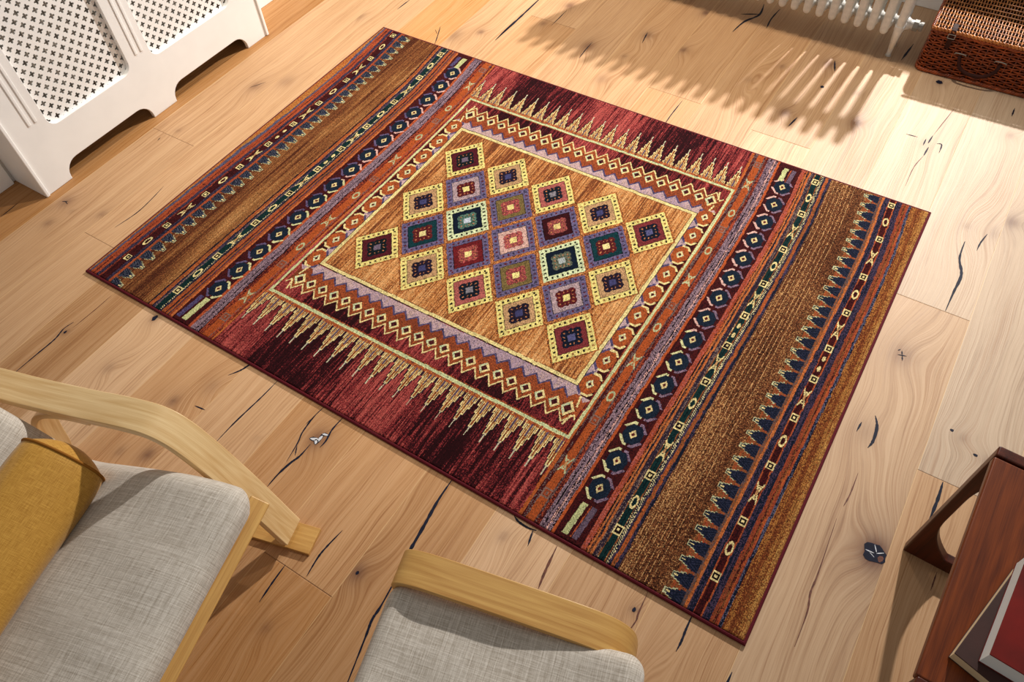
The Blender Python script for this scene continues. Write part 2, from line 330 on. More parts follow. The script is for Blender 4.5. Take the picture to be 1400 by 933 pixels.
for (x, y, a, b, r) in ((1.066,-0.100,0.012,0.004,0.4),(1.078,-0.090,0.004,0.010,0.1),(1.074,-0.104,0.008,0.004,-0.9),(1.082,-0.074,0.008,0.003,0.3)):
    blob(x, y, a * 1.35, b * 1.6, 1, 0.0006, 10, 0.2, r); blob(x, y, a, b, 2, 0.0009, 10, 0.2, r)
for (a, b) in (((2.338,0.975),(2.362,0.982)), ((2.350,0.979),(2.345,0.995)), ((2.350,0.979),(2.356,0.960)), ((2.335,0.99),(2.341,0.998))): crack([a, b], .0035)
for (a, b) in (((-0.345,0.175),(-0.325,0.186)), ((-0.333,0.181),(-0.315,0.176)), ((-0.30,0.60),(-0.295,0.58))): crack([a, b], .003)

me = bpy.data.meshes.new('floor'); me.from_pydata(fme_v, [], fme_f)
nl = len(me.loops); nq = len(quads)
def cattr(name, arr):
    a = me.attributes.new(name, 'FLOAT', 'CORNER'); full = np.zeros(nl, np.float32); full[:nq * 4] = arr.ravel(); a.data.foreach_set('value', full)
cattr('phi', phi); cattr('dark', kd); cattr('sd', sd); cattr('jd', jd)
cattr('tone', np.repeat(bt[fb][:, None], 4, 1)); cattr('hue', np.repeat(bh[fb][:, None], 4, 1)); cattr('seed', np.repeat(bs[fb][:, None], 4, 1))
me.polygons.foreach_set('material_index', fmi)

m, nt, b = mat('oak_floorboards', 0.42, 0.30)
tc = N(nt, 'ShaderNodeTexCoord')
def attr(n): return N(nt, 'ShaderNodeAttribute', attribute_name=n).outputs['Fac']
aphi, adark, asd, ajd, atone, ahue, aseed = [attr(n) for n in ('phi', 'dark', 'sd', 'jd', 'tone', 'hue', 'seed')]
sep = N(nt, 'ShaderNodeSeparateXYZ'); L(nt, tc.outputs['Object'], sep.inputs[0])
# slow wandering of the grain
cmb0 = N(nt, 'ShaderNodeCombineXYZ'); L(nt, math_n(nt, 'MULTIPLY', aphi, 7.0), cmb0.inputs[0]); L(nt, math_n(nt, 'MULTIPLY', sep.outputs[1], 2.2), cmb0.inputs[1]); L(nt, aseed, cmb0.inputs[2])
warp = N(nt, 'ShaderNodeTexNoise'); warp.inputs['Scale'].default_value = 1.0; warp.inputs['Detail'].default_value = 2.0; L(nt, cmb0.outputs[0], warp.inputs['Vector'])
ph = math_n(nt, 'ADD', aphi, math_n(nt, 'MULTIPLY', math_n(nt, 'SUBTRACT', warp.outputs[0], 0.5), 0.050))
def grain(fx, fy, det=3.0, off=0.0):
    c = N(nt, 'ShaderNodeCombineXYZ'); L(nt, math_n(nt, 'MULTIPLY', ph, fx), c.inputs[0]); L(nt, math_n(nt, 'MULTIPLY', sep.outputs[1], fy), c.inputs[1]); L(nt, math_n(nt, 'ADD', aseed, off), c.inputs[2])
    n = N(nt, 'ShaderNodeTexNoise'); n.inputs['Scale'].default_value = 1.0; n.inputs['Detail'].default_value = det; L(nt, c.outputs[0], n.inputs['Vector']); return n.outputs[0]
g1 = grain(34.0, 0.9, 3.0); g2 = grain(170.0, 2.2, 3.0, 7.0); g3 = grain(620.0, 14.0, 2.0, 3.0); g4 = grain(9.0, 2.0, 2.0, 17.0); g5 = grain(300.0, 0.8, 1.0, 29.0)
gs = math_n(nt, 'ADD', math_n(nt, 'ADD', math_n(nt, 'MULTIPLY', g1, 0.16), math_n(nt, 'MULTIPLY', g2, 0.24)), math_n(nt, 'ADD', math_n(nt, 'ADD', math_n(nt, 'MULTIPLY', g5, 0.26), math_n(nt, 'MULTIPLY', g3, 0.20)), math_n(nt, 'MULTIPLY', g4, 0.14)))
cr = ramp(nt, [(0.30, (146, 102, 64)), (0.40, (178, 134, 90)), (0.48, (200, 158, 112)), (0.60, (212, 172, 128)), (0.72, (220, 184, 142))]); L(nt, gs, cr.inputs[0])
hsv = N(nt, 'ShaderNodeHueSaturation'); L(nt, cr.outputs[0], hsv.inputs['Color'])
L(nt, math_n(nt, 'MULTIPLY_ADD', atone, 0.17, 0.84), hsv.inputs['Value'])
L(nt, math_n(nt, 'MULTIPLY_ADD', ahue, 0.30, 0.96), hsv.inputs['Saturation'])
L(nt, math_n(nt, 'MULTIPLY_ADD', ahue, -0.009, 0.4975), hsv.inputs['Hue'])
ck = mix(nt, math_n(nt, 'MULTIPLY', adark, 1.0, clamp=True), hsv.outputs[0], (92, 58, 46))
s1_ = math_n(nt, 'SUBTRACT', 1.0, math_n(nt, 'DIVIDE', asd, 0.0015), clamp=True); s2_ = math_n(nt, 'SUBTRACT', 1.0, math_n(nt, 'DIVIDE', ajd, 0.0020), clamp=True)
seam = math_n(nt, 'MAXIMUM', math_n(nt, 'MULTIPLY', s1_, 0.25), s2_)
ck2 = mix(nt, math_n(nt, 'MULTIPLY', s1_, 0.55), ck, (226, 190, 138))  # pale long seams paint in the light caught by the bevels
g6 = grain(230.0, 1.1, 1.0, 41.0); g7 = grain(14.0, 1.6, 1.0, 53.0)
ln = math_n(nt, 'SUBTRACT', 1.0, math_n(nt, 'MULTIPLY', math_n(nt, 'ABSOLUTE', math_n(nt, 'SUBTRACT', g6, 0.47)), 13.0), clamp=True)
ln = math_n(nt, 'MULTIPLY', ln, math_n(nt, 'MULTIPLY_ADD', g7, 2.6, -0.85, clamp=True))
ck3 = mix(nt, math_n(nt, 'MULTIPLY', ln, 0.42), ck2, (140, 92, 54))
L(nt, mix(nt, math_n(nt, 'MULTIPLY', s2_, 0.6), ck3, (104, 64, 32)), b.inputs['Base Color'])
hh = math_n(nt, 'SUBTRACT', math_n(nt, 'SUBTRACT', math_n(nt, 'MULTIPLY', gs, 0.5), math_n(nt, 'MULTIPLY', ln, 0.25)), math_n(nt, 'MULTIPLY', seam, 1.6))
bump(nt, b, hh, 0.55, 0.0013)
L(nt, math_n(nt, 'MULTIPLY_ADD', g2, 0.20, 0.42), b.inputs['Roughness'])
me.materials.append(m)
me.materials.append(plain('blue_black_resin', (18, 22, 40), 0.6, 0.15, var=0.2, scale=90))
me.materials.append(plain('silvery_crack_fill', (196, 198, 204), 0.5, 0.4, 0.0, var=0.1, scale=200))
me.materials.append(plain('brown_bark_streak', (96, 56, 42), 0.6, 0.3, var=0.2, scale=90))
me.update()
floor = bpy.data.objects.new('floor', me); COL.objects.link(floor); tag(floor, kind='structure')

# ------------------------------------------------------------------ walls, skirting, window
def struct(name, mb, m, **kw):
    o = mb.build(name, m, **kw); o['kind'] = 'structure'; return o
w = MB(); w.box((-0.71, 2.153, 2.7), (3.36, 2.95, 2.82)); struct('light_cut_slab', w, M_wall)  # unseen slab, added so its edge cuts off the overhead lamp's light
w = MB(); w.box((-0.71, -1.9, 0), (-0.59, 2.95, 2.7)); struct('wall_left', w, M_wall)
w = MB(); w.box((-0.59, 2.82, 0), (3.36, 2.95, 0.525)); w.box((-0.59, 2.82, 0.525), (0.15, 2.95, 2.7)); w.box((3.2, 2.82, 0.525), (3.36, 2.95, 2.7)); w.box((0.15, 2.82, 2.35), (3.2, 2.95, 2.7))
struct('wall_back', w, M_wall)
w = MB(); w.box((-0.59, -1.9, 0), (-0.575, 0.15, 0.13)); w.box((-0.59, 1.335, 0), (-0.575, 2.82, 0.13)); struct('baseboard_left', w, M_white, bevel=0.003)
w = MB(); w.box((-0.59, 2.805, 0), (3.36, 2.82, 0.13)); struct('baseboard_back', w, M_white, bevel=0.003)
w = MB()
for a, bb in (((0.15, 2.83, 0.525), (0.20, 2.93, 2.35)), ((3.15, 2.83, 0.525), (3.2, 2.93, 2.35)), ((0.2, 2.83, 2.30), (3.15, 2.93, 2.35))): w.box(a, bb)
struct('window_1', w, M_white, bevel=0.003)

# ------------------------------------------------------------------ rug
def make_rug():
    rng = np.random.default_rng(4)
    x0, x1, y0, y1 = 0.012, 2.266, -0.002, 1.585
    dx, dy = 0.0020, 0.0024
    nu = int(round((x1 - x0) / dx)); nv = int(round((y1 - y0) / dy))
    us = x0 + (np.arange(nu) + .5) * (x1 - x0) / nu; vs = y0 + (np.arange(nv) + .5) * (y1 - y0) / nv
    U, V = np.meshgrid(us, vs, indexing='ij')
    def noise(su, sv, seed=None):
        a = max(2, int(nu / su) + 2); c = max(2, int(nv / sv) + 2); g = rng.random((a, c))
        iu = np.linspace(0, a - 1.001, nu); iv = np.linspace(0, c - 1.001, nv)
        k = iu.astype(int); f = (iu - k)[:, None]; g = g[k] * (1 - f) + g[k + 1] * f
        k = iv.astype(int); f = (iv - k)[None, :]; return g[:, k] * (1 - f) + g[:, k + 1] * f
    bow = np.interp(V, [0, .16, .34, .52, .7, .8, 1.0, 1.1, 1.2, 1.3, 1.37, 1.45, 1.54, 1.6], [-.002, 0, .004, .009, .014, .018, .022, .024, .0235, .022, .018, .010, 0, -.004])
    edge = np.clip(np.minimum(U - x0, x1 - U) / 0.03, 0, 1)
    PU = U - bow * (1 - 0.4 * U / 2.27) * edge
    VP = V - 0.0145 * (U - 0.6)
    wob = (noise(1e6, 14) - .5) * 0.0016 + (noise(40, 9) - .5) * 0.0022
    PW = PU + wob; VW = VP + (noise(9, 40) - .5) * 0.0022
    R1 = rng.random(U.shape); R2 = rng.random(U.shape)
    SK = noise(1, 26); SK2 = noise(1.2, 90); SL = noise(5, 60)
    C = np.zeros(U.shape + (3,), np.float32)
    def put(m, c): C[m] = np.array(c, np.float32)
    def put2(m, c1, c2, t):                       # two yarn colours, t = chance of the second one
        k = np.clip(t, 0, 1); C[m] = np.where((k[m] > 0.5)[:, None], np.array(c2, np.float32), np.array(c1, np.float32))
    T = SK * 0.6 + R1 * 0.4; TS = SK2 * 0.55 + SL * 0.25 + R1 * 0.2
    GOLD=(206,138,56); ORG=(196,92,36); RORG=(184,74,40); BLU=(104,102,132); PUR=(86,66,96); MAR=(94,24,26); DMAR=(58,12,20); NAVY=(24,34,60); CRM=(236,214,142); MINT=(192,212,160)
    GRN=(14,62,62); LIL=(166,134,148); BLK=(26,16,24); RED=(158,52,52); BRN=(158,88,42); BRL=(204,142,72); BRD=(112,52,26); PNK=(232,172,158); TAN=(222,164,104); OBR=(198,86,28); VIO=(104,92,140)
    # base stripes: start, colour a, colour b, share of b
    st = [(-1, GOLD, ORG, .45), (.021, BLU, PUR, .3), (.029, RORG, ORG, .4), (.040, MAR, RORG, .6), (.046, RORG, ORG, .3), (.055, PUR, NAVY, .35), (.067, RORG, MAR, .4), (.073, MAR, DMAR, .4),
          (.100, PUR, NAVY, .45), (.112, RORG, ORG, .5), (.119, BRN, RORG, .5), (.132, BRN, BRL, .4), (.298, NAVY, BLK, .4), (.303, BRN, ORG, .6), (.312, ORG, BRL, .3), (.317, NAVY, PUR, .4), (.324, PUR, (160, 130, 100), .3),
          (.330, GRN, (8, 36, 42), .35), (.349, NAVY, BLK, .3), (.354, NAVY, PUR, .5), (.361, BRN, ORG, .5), (.368, ORG, RORG, .4), (.374, NAVY, MAR, .4), (.379, BRN, ORG, .4), (.386, NAVY, PUR, .5), (.390, RORG, BRN, .5), (.399, (222, 118, 52), ORG, .3),
          (.406, MAR, DMAR, .35), (.476, (206, 92, 40), RORG, .35), (.486, LIL, (104, 78, 96), .45), (.505, BLK, LIL, .2), (.508, LIL, (104, 78, 96), .45), (.519, BLK, LIL, .15), (.522, MAR, RORG, .5), (.537, OBR, (184, 84, 34), .4), (.563, (128, 104, 100), RORG, .5),
          (.568, MAR, RORG, .45), (.576, (214, 112, 44), ORG, .3), (.583, RED, DMAR, .5),
          (1.664, (206, 100, 36), ORG, .4), (1.673, MAR, (128, 104, 100), .35), (1.686, OBR, (184, 84, 34), .4), (1.709, (128, 104, 100), MAR, .5), (1.715, MAR, RORG, .45), (1.725, LIL, (100, 74, 92), .5), (1.733, BLK, LIL, .3), (1.736, LIL, (100, 74, 92), .5),
          (1.744, BLK, PNK, .35), (1.747, PNK, LIL, .5), (1.750, BLK, LIL, .4), (1.753, LIL, BLK, .4), (1.759, (206, 86, 34), ORG, .35), (1.767, MAR, DMAR, .4), (1.843, RORG, (196, 96, 84), .4), (1.856, BLK, ORG, .4), (1.860, (214, 124, 60), ORG, .4), (1.864, NAVY, BRN, .4), (1.869, (214, 118, 52), ORG, .4),
          (1.875, (60, 44, 66), (140, 112, 100), .3), (1.888, BRN, CRM, .12), (1.891, GRN, (10, 44, 50), .4), (1.899, (8, 26, 32), GRN, .3), (1.901, GRN, (10, 44, 50), .4), (1.908, BRN, CRM, .12), (1.911, NAVY, CRM, .02), (1.920, NAVY, PUR, .5), (1.926, BRN, ORG, .5), (1.936, NAVY, PUR, .4), (1.945, BRN, BRD, .5),
          (2.071, (184, 86, 34), BRN, .4), (2.075, BRN, RORG, .35), (2.107, (112, 88, 88), BRN, .5), (2.118, (214, 118, 52), ORG, .3), (2.125, PUR, NAVY, .5), (2.141, RORG, ORG, .5), (2.144, MAR, DMAR, .4), (2.160, (196, 84, 44), ORG, .5), (2.164, PUR, NAVY, .5),
          (2.181, RORG, (150, 74, 40), .5), (2.190, MAR, BRN, .6), (2.196, RORG, ORG, .4), (2.203, BLU, NAVY, .5), (2.211, (196, 122, 48), (128, 58, 24), .5), (2.226, (170, 94, 38), (128, 58, 24), .5), (2.238, (196, 128, 54), (140, 70, 28), .5), (2.252, (208, 148, 68), (168, 98, 42), .5)]
    bounds = np.array([s[0] for s in st]); ix = np.searchsorted(bounds, PW, side='right') - 1
    ca = np.array([s[1] for s in st], np.float32); cb = np.array([s[2] for s in st], np.float32); sh = np.array([s[3] for s in st])
    pick = (0.55 * SK + 0.45 * R1); thr = 1 - sh[ix]; k = pick > (0.5 + (thr - 0.5) * 0.62)
    C[:] = np.where(k[..., None], cb[ix], ca[ix])
    for lo, hi in ((.3495, .3545), (1.9125, 1.9200)):
        put((PW > lo) & (PW < hi) & (np.mod(V * 1.0 + PU * .8, .0068) < .0034) & (R1 > .15), (224, 206, 150))
    # brown fields
    def field(m, cols, thrs, t):
        v = np.empty(C[m].shape, np.float32); tm = t[m]; v[:] = cols[0]
        for c, h in zip(cols[1:], thrs): v[tm > h] = c
        C[m] = v
    band = noise(7, 200) * .35 + noise(30, 60) * .25
    m = (PW > .132) & (PW < .298); field(m, [(100, 46, 24), (142, 80, 38), (170, 108, 52), (196, 138, 76)], [.40, .53, .66], .5 * TS + .62 * band + .12 * R2 + (PU - .215) * .9)
    m = (PW > 1.945) & (PW < 2.071); field(m, [(70, 32, 18), (116, 62, 32), (150, 88, 46), (204, 146, 84)], [.38, .56, .74], .45 * R1 + .3 * TS + .5 * band)
    lines = (np.mod(PU + (SL - .5) * .002, .0125) < .0021) & (PU > 1.948) & (PU < 2.035) & (R2 > .3); put(lines, (212, 158, 96))
    # red end fields
    reds = [DMAR, (92, 22, 32), (156, 48, 50), (196, 84, 76)]
    rb = np.interp(U, [.58, .64, .70, .76, .9, 1.0, 1.08, 1.2, 1.28, 1.42, 1.5, 1.58, 1.67], [.62, .66, .5, .16, .12, .34, .62, .66, .34, .08, .34, .42, .52])
    RT = rb + .05 + (SK - .5) * .7 + (noise(3, 50) - .5) * .5 + (R1 - .5) * .42
    m = (PW > .583) & (PW < 1.664); field(m, reds, [.30, .46, .72], RT)
    # fringe of stepped flames at both ends of the square
    for side in (0, 1):
        d = (VP - .105) if side == 0 else (1.480 - VP)            # 0 at the tip, grows to the frame
        D = .130 if side == 0 else .121
        kk = np.round((PU - .646) / .0481); a = PU - (.646 + kk * .0481) + (0 if side == 0 else .004)
        a = np.abs(a); ok = (d > 0) & (d < D) & (kk >= -1) & (kk <= 21) & (PU > .585) & (PU < 1.663)
        lns = ((.0040, .030), (.0090, .052), (.0140, .076), (.0190, .100))
        hw = np.select([d < l_[1] for l_ in lns], [0, .0040, .0090, .0140], .0190)
        put2(ok & (d > .022) & (a < hw + .0050), (70, 36, 66), DMAR, R1 * .9)
        put2(ok & (a < hw), (190, 100, 42), (128, 54, 32), .35 * SK + .6 * R1)
        for (la, ld) in lns:
            put(ok & (d > ld - .002) & (np.abs(a - la) < .00125) & (d < ld + .040), CRM); put2(ok & (d > ld + .040) & (np.abs(a - la) < .0012), (214, 156, 76), CRM, R1 * .8)
            put(ok & (np.abs(d - ld) < .0015) & (a > la - .0058) & (a < la + .001), CRM)
        put(ok & (d > .078) & (a < .0028), (108, 82, 110)); put(ok & (d > .100) & (np.abs(a - .0115) < .0013), (84, 60, 92))
        put(ok & (d < .034) & (a < .0017), (208, 200, 168))
        put(ok & (d > D - .012) & (a > .0) & (R1 > .3), (192, 88, 36))
    # the square: outer frame, zigzag bands, side bands, inner frame, gold field
    fr = (PU > .591) & (PU < 1.667) & (VW > .234) & (VW < 1.358)
    T2 = RT[fr] ; v = np.empty(C[fr].shape, np.float32); v[:] = reds[0]
    for c, h in zip(reds[1:], [.30, .46, .80]): v[T2 > h] = c
    C[fr] = v
    rim = fr & ((PU < .6025) | (PU > 1.6555) | (VW < .249) | (VW > 1.344)); put2(rim, (196, 88, 36), MAR, R1 * .8 + SK * .1)
    put(fr & ((PU < .5995) | (PU > 1.6580) | (VW < .2445) | (VW > 1.3485)), (208, 212, 152))
    put(fr & ((np.abs(VW - .2395) < .0012) | (np.abs(VW - 1.353) < .0012)) & (R1 > .3), (170, 196, 150))
    inband_u = (PU > .6035) & (PU < 1.6545)
    for side in (0, 1):
        d = (VW - .234) if side == 0 else (1.358 - VW) * .97
        q = (PU - .646) / .04629; kk = np.round(q); a = np.abs(q - kk)      # 0 at the diamond, .5 between
        a_l = (PU - (.646 + np.clip(kk, 0, 21) * .04629))
        z1 = .040 + .066 * a                                               # cream zigzag
        z2 = .146 - .052 * a                                               # violet zigzag
        B = inband_u & (d > .012) & (d < .162)
        big = (PU < .672) | (PU > 1.592)
        org_ = B & (d > z1) & (d < z2) & (PU > .612) & (PU < 1.650); put2(org_, (190, 88, 38), (146, 64, 34), .5 * noise(60, 60) + .3 * SK + .35 * R1 - .05)
        put2(B & (d > z2), (206, 170, 166), (176, 146, 164), .5 * noise(80, 50) + .35 * SK + .25 * R1 - .03)
        put2(B & (np.abs(d - z2 + .003) < .0042) & (PU > .665) & (PU < 1.596), VIO, (70, 66, 106), R1)
        put(B & (np.abs(d - z1) < .0036) & (PU > .612) & (PU < 1.650), CRM)
        for (uc) in (.625, 1.637):
            dd = np.abs(PU - uc) / .004 + 0 * d
            put(B & (np.abs(PU - uc - (.010 if uc < 1 else -.010) * (np.abs(d - .085) / .05)) < .0028) & (np.abs(d - .085) > .014) & (np.abs(d - .085) < .052), CRM)
        c0 = .085
        inner = kk.clip(0, 21); uc = .646 + inner * .04629; isb = (inner == 0) | (inner == 21)
        ra = np.where(isb, .0215, .0180); rb2 = np.where(isb, .0275, .0215)
        uc = uc + np.where(inner == 21, -.004, 0)
        dd = np.abs(PU - uc) / ra + np.abs(d - c0) / rb2
        put2(B & (dd < 1.30) & (dd > 1.0), (206, 98, 40), (120, 48, 28), R1)
        ring = B & (dd < 1.0); put(ring, CRM); put(ring & ((PU - uc) < -.002) & (R1 > .25), (196, 212, 168)); put2(B & (dd < .56), (66, 14, 24), (110, 34, 40), R1)
    # side bands with hexagons
    for left in (True, False):
        ob, ib = (.6035, .656) if left else (1.6545, 1.600)
        m = ((PU > ob) & (PU < ib)) if left else ((PU < ob) & (PU > ib))
        m &= (VP > .372) & (VP < 1.222)
        ucn = .6305 if left else 1.6275; t = (PU - ucn) / .0262 * (1 if left else -1)      # -1 outer edge, +1 inner edge
        q = (VP - (.415 if left else .419)) / .0962; kk = np.round(q).clip(0, 8); bb = (VP - ((.415 if left else .419) + kk * .0962)) / .0355
        oc = np.maximum(np.abs(t), np.maximum(np.abs(bb), (np.abs(t) + np.abs(bb)) / 1.42))
        put2(m & (t < .1), MAR, DMAR, R1); put2(m & (t >= .1), (206, 172, 170), (176, 146, 164), R1 * .8 + .1)
        put(m & (np.abs(bb) > .7) & (t < 0.30) & (t > -.95) & (oc > 1.0) & (oc < 1.22), CRM); put2(m & (np.abs(bb) > .45) & (t > .35) & (oc > .98) & (oc < 1.24), VIO, (72, 64, 104), R1)
        put2(m & (oc < 1.0), (204, 96, 34), (168, 76, 34), .6 * SK + .4 * R1)
        cc = np.abs(t) / .48 + np.abs(bb) / .50; put(m & (cc < 1), CRM); put(m & (cc < 1) & (R2 > .6), (190, 206, 176)); put(m & (cc < .45), (90, 20, 30))
    inn = (PU > .657) & (PU < 1.599) & (VW > .400) & (VW < 1.193)
    gap = (PU > .655) & (PU < 1.601) & (VW > .3975) & (VW < 1.1955); put(gap & ~inn, (40, 30, 40))
    put2(inn, (226, 204, 126), (236, 218, 146), R1)
    fld = (PU > .6685) & (PU < 1.5875) & (VW > .4120) & (VW < 1.1810); rimf = fld & ((PU < .6705) | (PU > 1.5855) | (VW < .414) | (VW > 1.179)); 
    gt = .5 + (SK2 - .5) * .6 + (SK - .5) * .45 + (R1 - .5) * .34 + (noise(40, 90) - .5) * .45 + np.interp(U, [.66, .85, 1.2, 1.6], [.02, -.06, .0, .05]) 
    field(fld, [(140, 72, 36), (184, 104, 46), (210, 136, 66), (224, 164, 98)], [.34, .46, .66], gt); put(rimf, (150, 84, 44))
    # diamonds
    specs = {'ym': (0, MAR2 := (112, 30, 44), (20, 38, 46), (122, 104, 126)), 'yt': (0, (214, 164, 112), (50, 34, 62), (74, 74, 128)), 'yp': (0, (206, 104, 96), (24, 38, 58), (140, 134, 144)),
             'yr': (0, (156, 56, 60), (24, 34, 62), (92, 92, 142)), 'pl': (1, (196, 166, 172), (124, 32, 40), (232, 216, 128)), 'po': (1, (142, 118, 62), (196, 84, 84), (232, 216, 128)),
             'pm': (1, (78, 14, 24), (184, 84, 80), (226, 200, 120)), 'pt': (1, (12, 72, 82), (128, 36, 40), (234, 216, 140)), 'pp': (1, (232, 184, 170), (206, 96, 96), (226, 206, 124)), 'pd': (1, (142, 30, 38), (200, 88, 82), (232, 212, 130)),
             'mn': (2, (16, 34, 62), (96, 140, 124), (190, 198, 214)), 'mg': (2, (16, 36, 62), (118, 126, 104), (176, 186, 186))}
    grid = {(0,4):'ym',(2,4):'yt',(4,4):'yp',(6,4):'yt',(8,4):'yr', (1,3):'pl',(3,3):'po',(5,3):'pm',(7,3):'pt', (0,2):'yt',(2,2):'mn',(4,2):'pp',(6,2):'mg',(8,2):'yt',
            (1,1):'pt',(3,1):'pd',(5,1):'po',(7,1):'pl', (0,0):'ym',(2,0):'yt',(4,0):'yp',(6,0):'yt',(8,0):'yr'}
    pairs = [((232, 214, 120), (44, 24, 26), (170, 120, 60)), ((100, 92, 138), (112, 34, 48), (60, 54, 84)), ((206, 218, 168), (40, 24, 26), (30, 60, 50))]
    wu = (noise(3, 3) - .5) * .006
    for (i, j), key in grid.items():
        kind, c_in, c_c, c_core = specs[key]
        uc = .7705 + .0912 * i; vc = .5515 + .1250 * j
        m0 = (np.abs(PU - uc) < .11) & (np.abs(V - vc) < .14)
        du = (PU - uc) / .0860; dv = (V - vc) / .1095; d = np.abs(du) + np.abs(dv) + wu * 6; dr = np.abs(du) + np.abs(dv)
        put2(m0 & (dr < 1.085) & (dr > .985) , (206, 120, 52), (96, 44, 30), R1 * .85)
        c0, cdk, cdot = pairs[kind]
        if kind == 1: put2(m0 & (d < 1), c0, (124, 108, 146), R1 * .75 + .1)
        else: put(m0 & (d < 1), c0)
        e = np.where(du * dv > 0, np.abs(du) - np.abs(dv), np.abs(du) - np.abs(dv) + .07)
        ph_ = np.cos(e * PI * 8.2); dots = m0 & (np.abs(d - .855) < .062) & (ph_ > .35); put2(dots, cdk, cdot, np.sin(e * 9 + i + 2 * j) * .5 + .35)
        put(m0 & (d < .715) & (d > .665), tuple(int(x * .35) for x in c_in)); put2(m0 & (d < .685), c_in, tuple(int(x * .82) for x in c_in), SK * .5 + R1 * .5)
        fr2 = d + .025 * np.cos(np.arctan2(dv, du) * 12)
        put2(m0 & (fr2 < .455), c_c, tuple(int(x * .6) for x in c_c), R1 * .9)
        an = np.arctan2(dv, du); sp = m0 & (np.abs(fr2 - .34) < .035) & (np.cos(an * 12 + .6) > .62); put(sp, (196, 120, 70))
        put(m0 & (d < .165), c_core)
    # long bands of small motifs
    def sq(uc, vc, r, c=CRM, k=(34, 14, 22)):
        mm = np.maximum(np.abs(PU - uc), np.abs(V - vc) * .82); put(mm < r, c); put(mm < r * .68, k); put(mm < r * .3, c)
    def oval(uc, vc, ru, rv, c=CRM):
        d = np.hypot((PU - uc) / ru, (V - vc) / rv); put((d < 1.05) & (d > .62), c)
    def cross(uc, vc, ru, rv, c=CRM):
        a = (PU - uc) / ru; bq = (V - vc) / rv
        put((np.abs(np.abs(a) - np.abs(bq)) < .20) & (np.abs(bq) < 1) & (np.abs(a) < 1), c); put((np.abs(a) < .25) & (np.abs(bq) < .25), (206, 150, 90))
        put((np.abs(a) < .45) & (np.abs(np.abs(bq) - .55) < .12) & (R2 > .3), c)
    def dots_(uc, vc, c=CRM):
        for o in (-.02, .02): d = np.hypot((PU - uc) / .005, (V - vc - o) / .010); put(d < 1, c)
    for (uc, sqs, mot, r) in ((.341, [.087,.257,.435,.602,.749,.877,1.026,1.195,1.369,1.539], 'OXOXDXOXO', .0115), (1.900, [.090,.264,.438,.605,.753,.881,1.027,1.193,1.373,1.542], 'OXOXDXOXO', .0115),
                              (.087, [.104,.274,.452,.619,.765,.900,1.046,1.214,1.378,1.554], 'OXOXDXOXO', .0105), (2.1525, [.105,.268,.449,.619,.765,.887,1.041,1.205,1.385,1.555], 'OXOXDXOXO', .0105)):
        for s_ in sqs: sq(uc, s_, r)
        for q, ch in enumerate(mot):
            vc = (sqs[q] + sqs[q+1]) / 2
            if ch == 'O': oval(uc, vc, .0085, .020)
            elif ch == 'X': cross(uc, vc, .0100, .034)
            else: dots_(uc, vc)
    for uc in (.550, 1.6975):
        for vc, ch in ((.085,'S'),(.18,'X'),(.338,'S'),(.428,'O'),(.567,'X'),(.711,'O'),(.808,'S'),(.928,'X'),(1.071,'O'),(1.180,'S'),(1.264,'O'),(1.420,'X'),(1.530,'S')):
            if ch == 'S': sq(uc, vc, .012, (150, 110, 96), (172, 74, 36))
            elif ch == 'O': oval(uc, vc, .010, .018, (186, 190, 142))
            else: cross(uc, vc, .012, .026, (186, 190, 142))
    # stepped teeth
    for left in (True, False):
        t = (PU - .122) / .048 if left else (2.109 - PU) / .048
        q = (V - (.006 if left else .014)) / .0455; kk = np.round(q); a = np.abs(V - ((.006 if left else .014) + kk * .0455)); ok = (t > -.02) & (t < 1.02) & (V < 1.575)
        hw = np.select([t < .30, t < .50, t < .66, t < .82], [.0190, .0155, .0115, .0078], .0050)
        put(ok & (a < hw + .0028) & (t > .40), (196, 196, 148)); 
        put2(ok & (a < hw) & (t < .97), NAVY, (88, 92, 112) if left else (52, 56, 84), R1 * .55 + .35 * np.cos(a * 900 + t * 20) + .12)
        put(ok & (a < .0022) & (t > .70) & (t < .92), CRM)
    # big hexagons
    for left in (True, False):
        uc = .4485 if left else 1.8065; v0 = .157 if left else .165
        q = (V - v0) / .0928; kk = np.round(q).clip(0, 14); bb = (V - (v0 + kk * .0928)) / .0322; t = (PU - uc) / .0268
        bbw = bb + wu * 8; tw = t + wu * 9
        oc = np.maximum(np.abs(tw), np.maximum(np.abs(bbw), (np.abs(tw) + np.abs(bbw)) / 1.40)); reg = (np.abs(t) < 1.35) & (np.abs(bb) < 1.32)
        br = reg & (oc > 1.02) & (oc < 1.25) & (np.abs(bb) > .45) & (np.abs(t) > .14)
        vv = np.mod(np.round(q), 3)
        lightc = np.where((V > .75)[..., None], np.array((226, 176, 164), np.float32), np.array((216, 212, 150), np.float32))
        s1 = (t > 0) if left else (t < 0)
        mm = br & s1; C[mm] = lightc[mm]; put2(br & ~s1, (112, 96, 140) if left else (150, 120, 144), (84, 66, 108), R1 * .6)
        mm = br & (bb * (1 if left else -1) < 0) & (np.abs(t) < .75) & s1; C[mm] = lightc[mm]
        put2(reg & (oc < 1.0), (22, 38, 62), (32, 50, 72), R1)
        cc = np.abs(tw) / .42 + np.abs(bbw) / .48; put(reg & (cc < 1), (230, 206, 140)); put(reg & (cc < .46), (110, 28, 32))
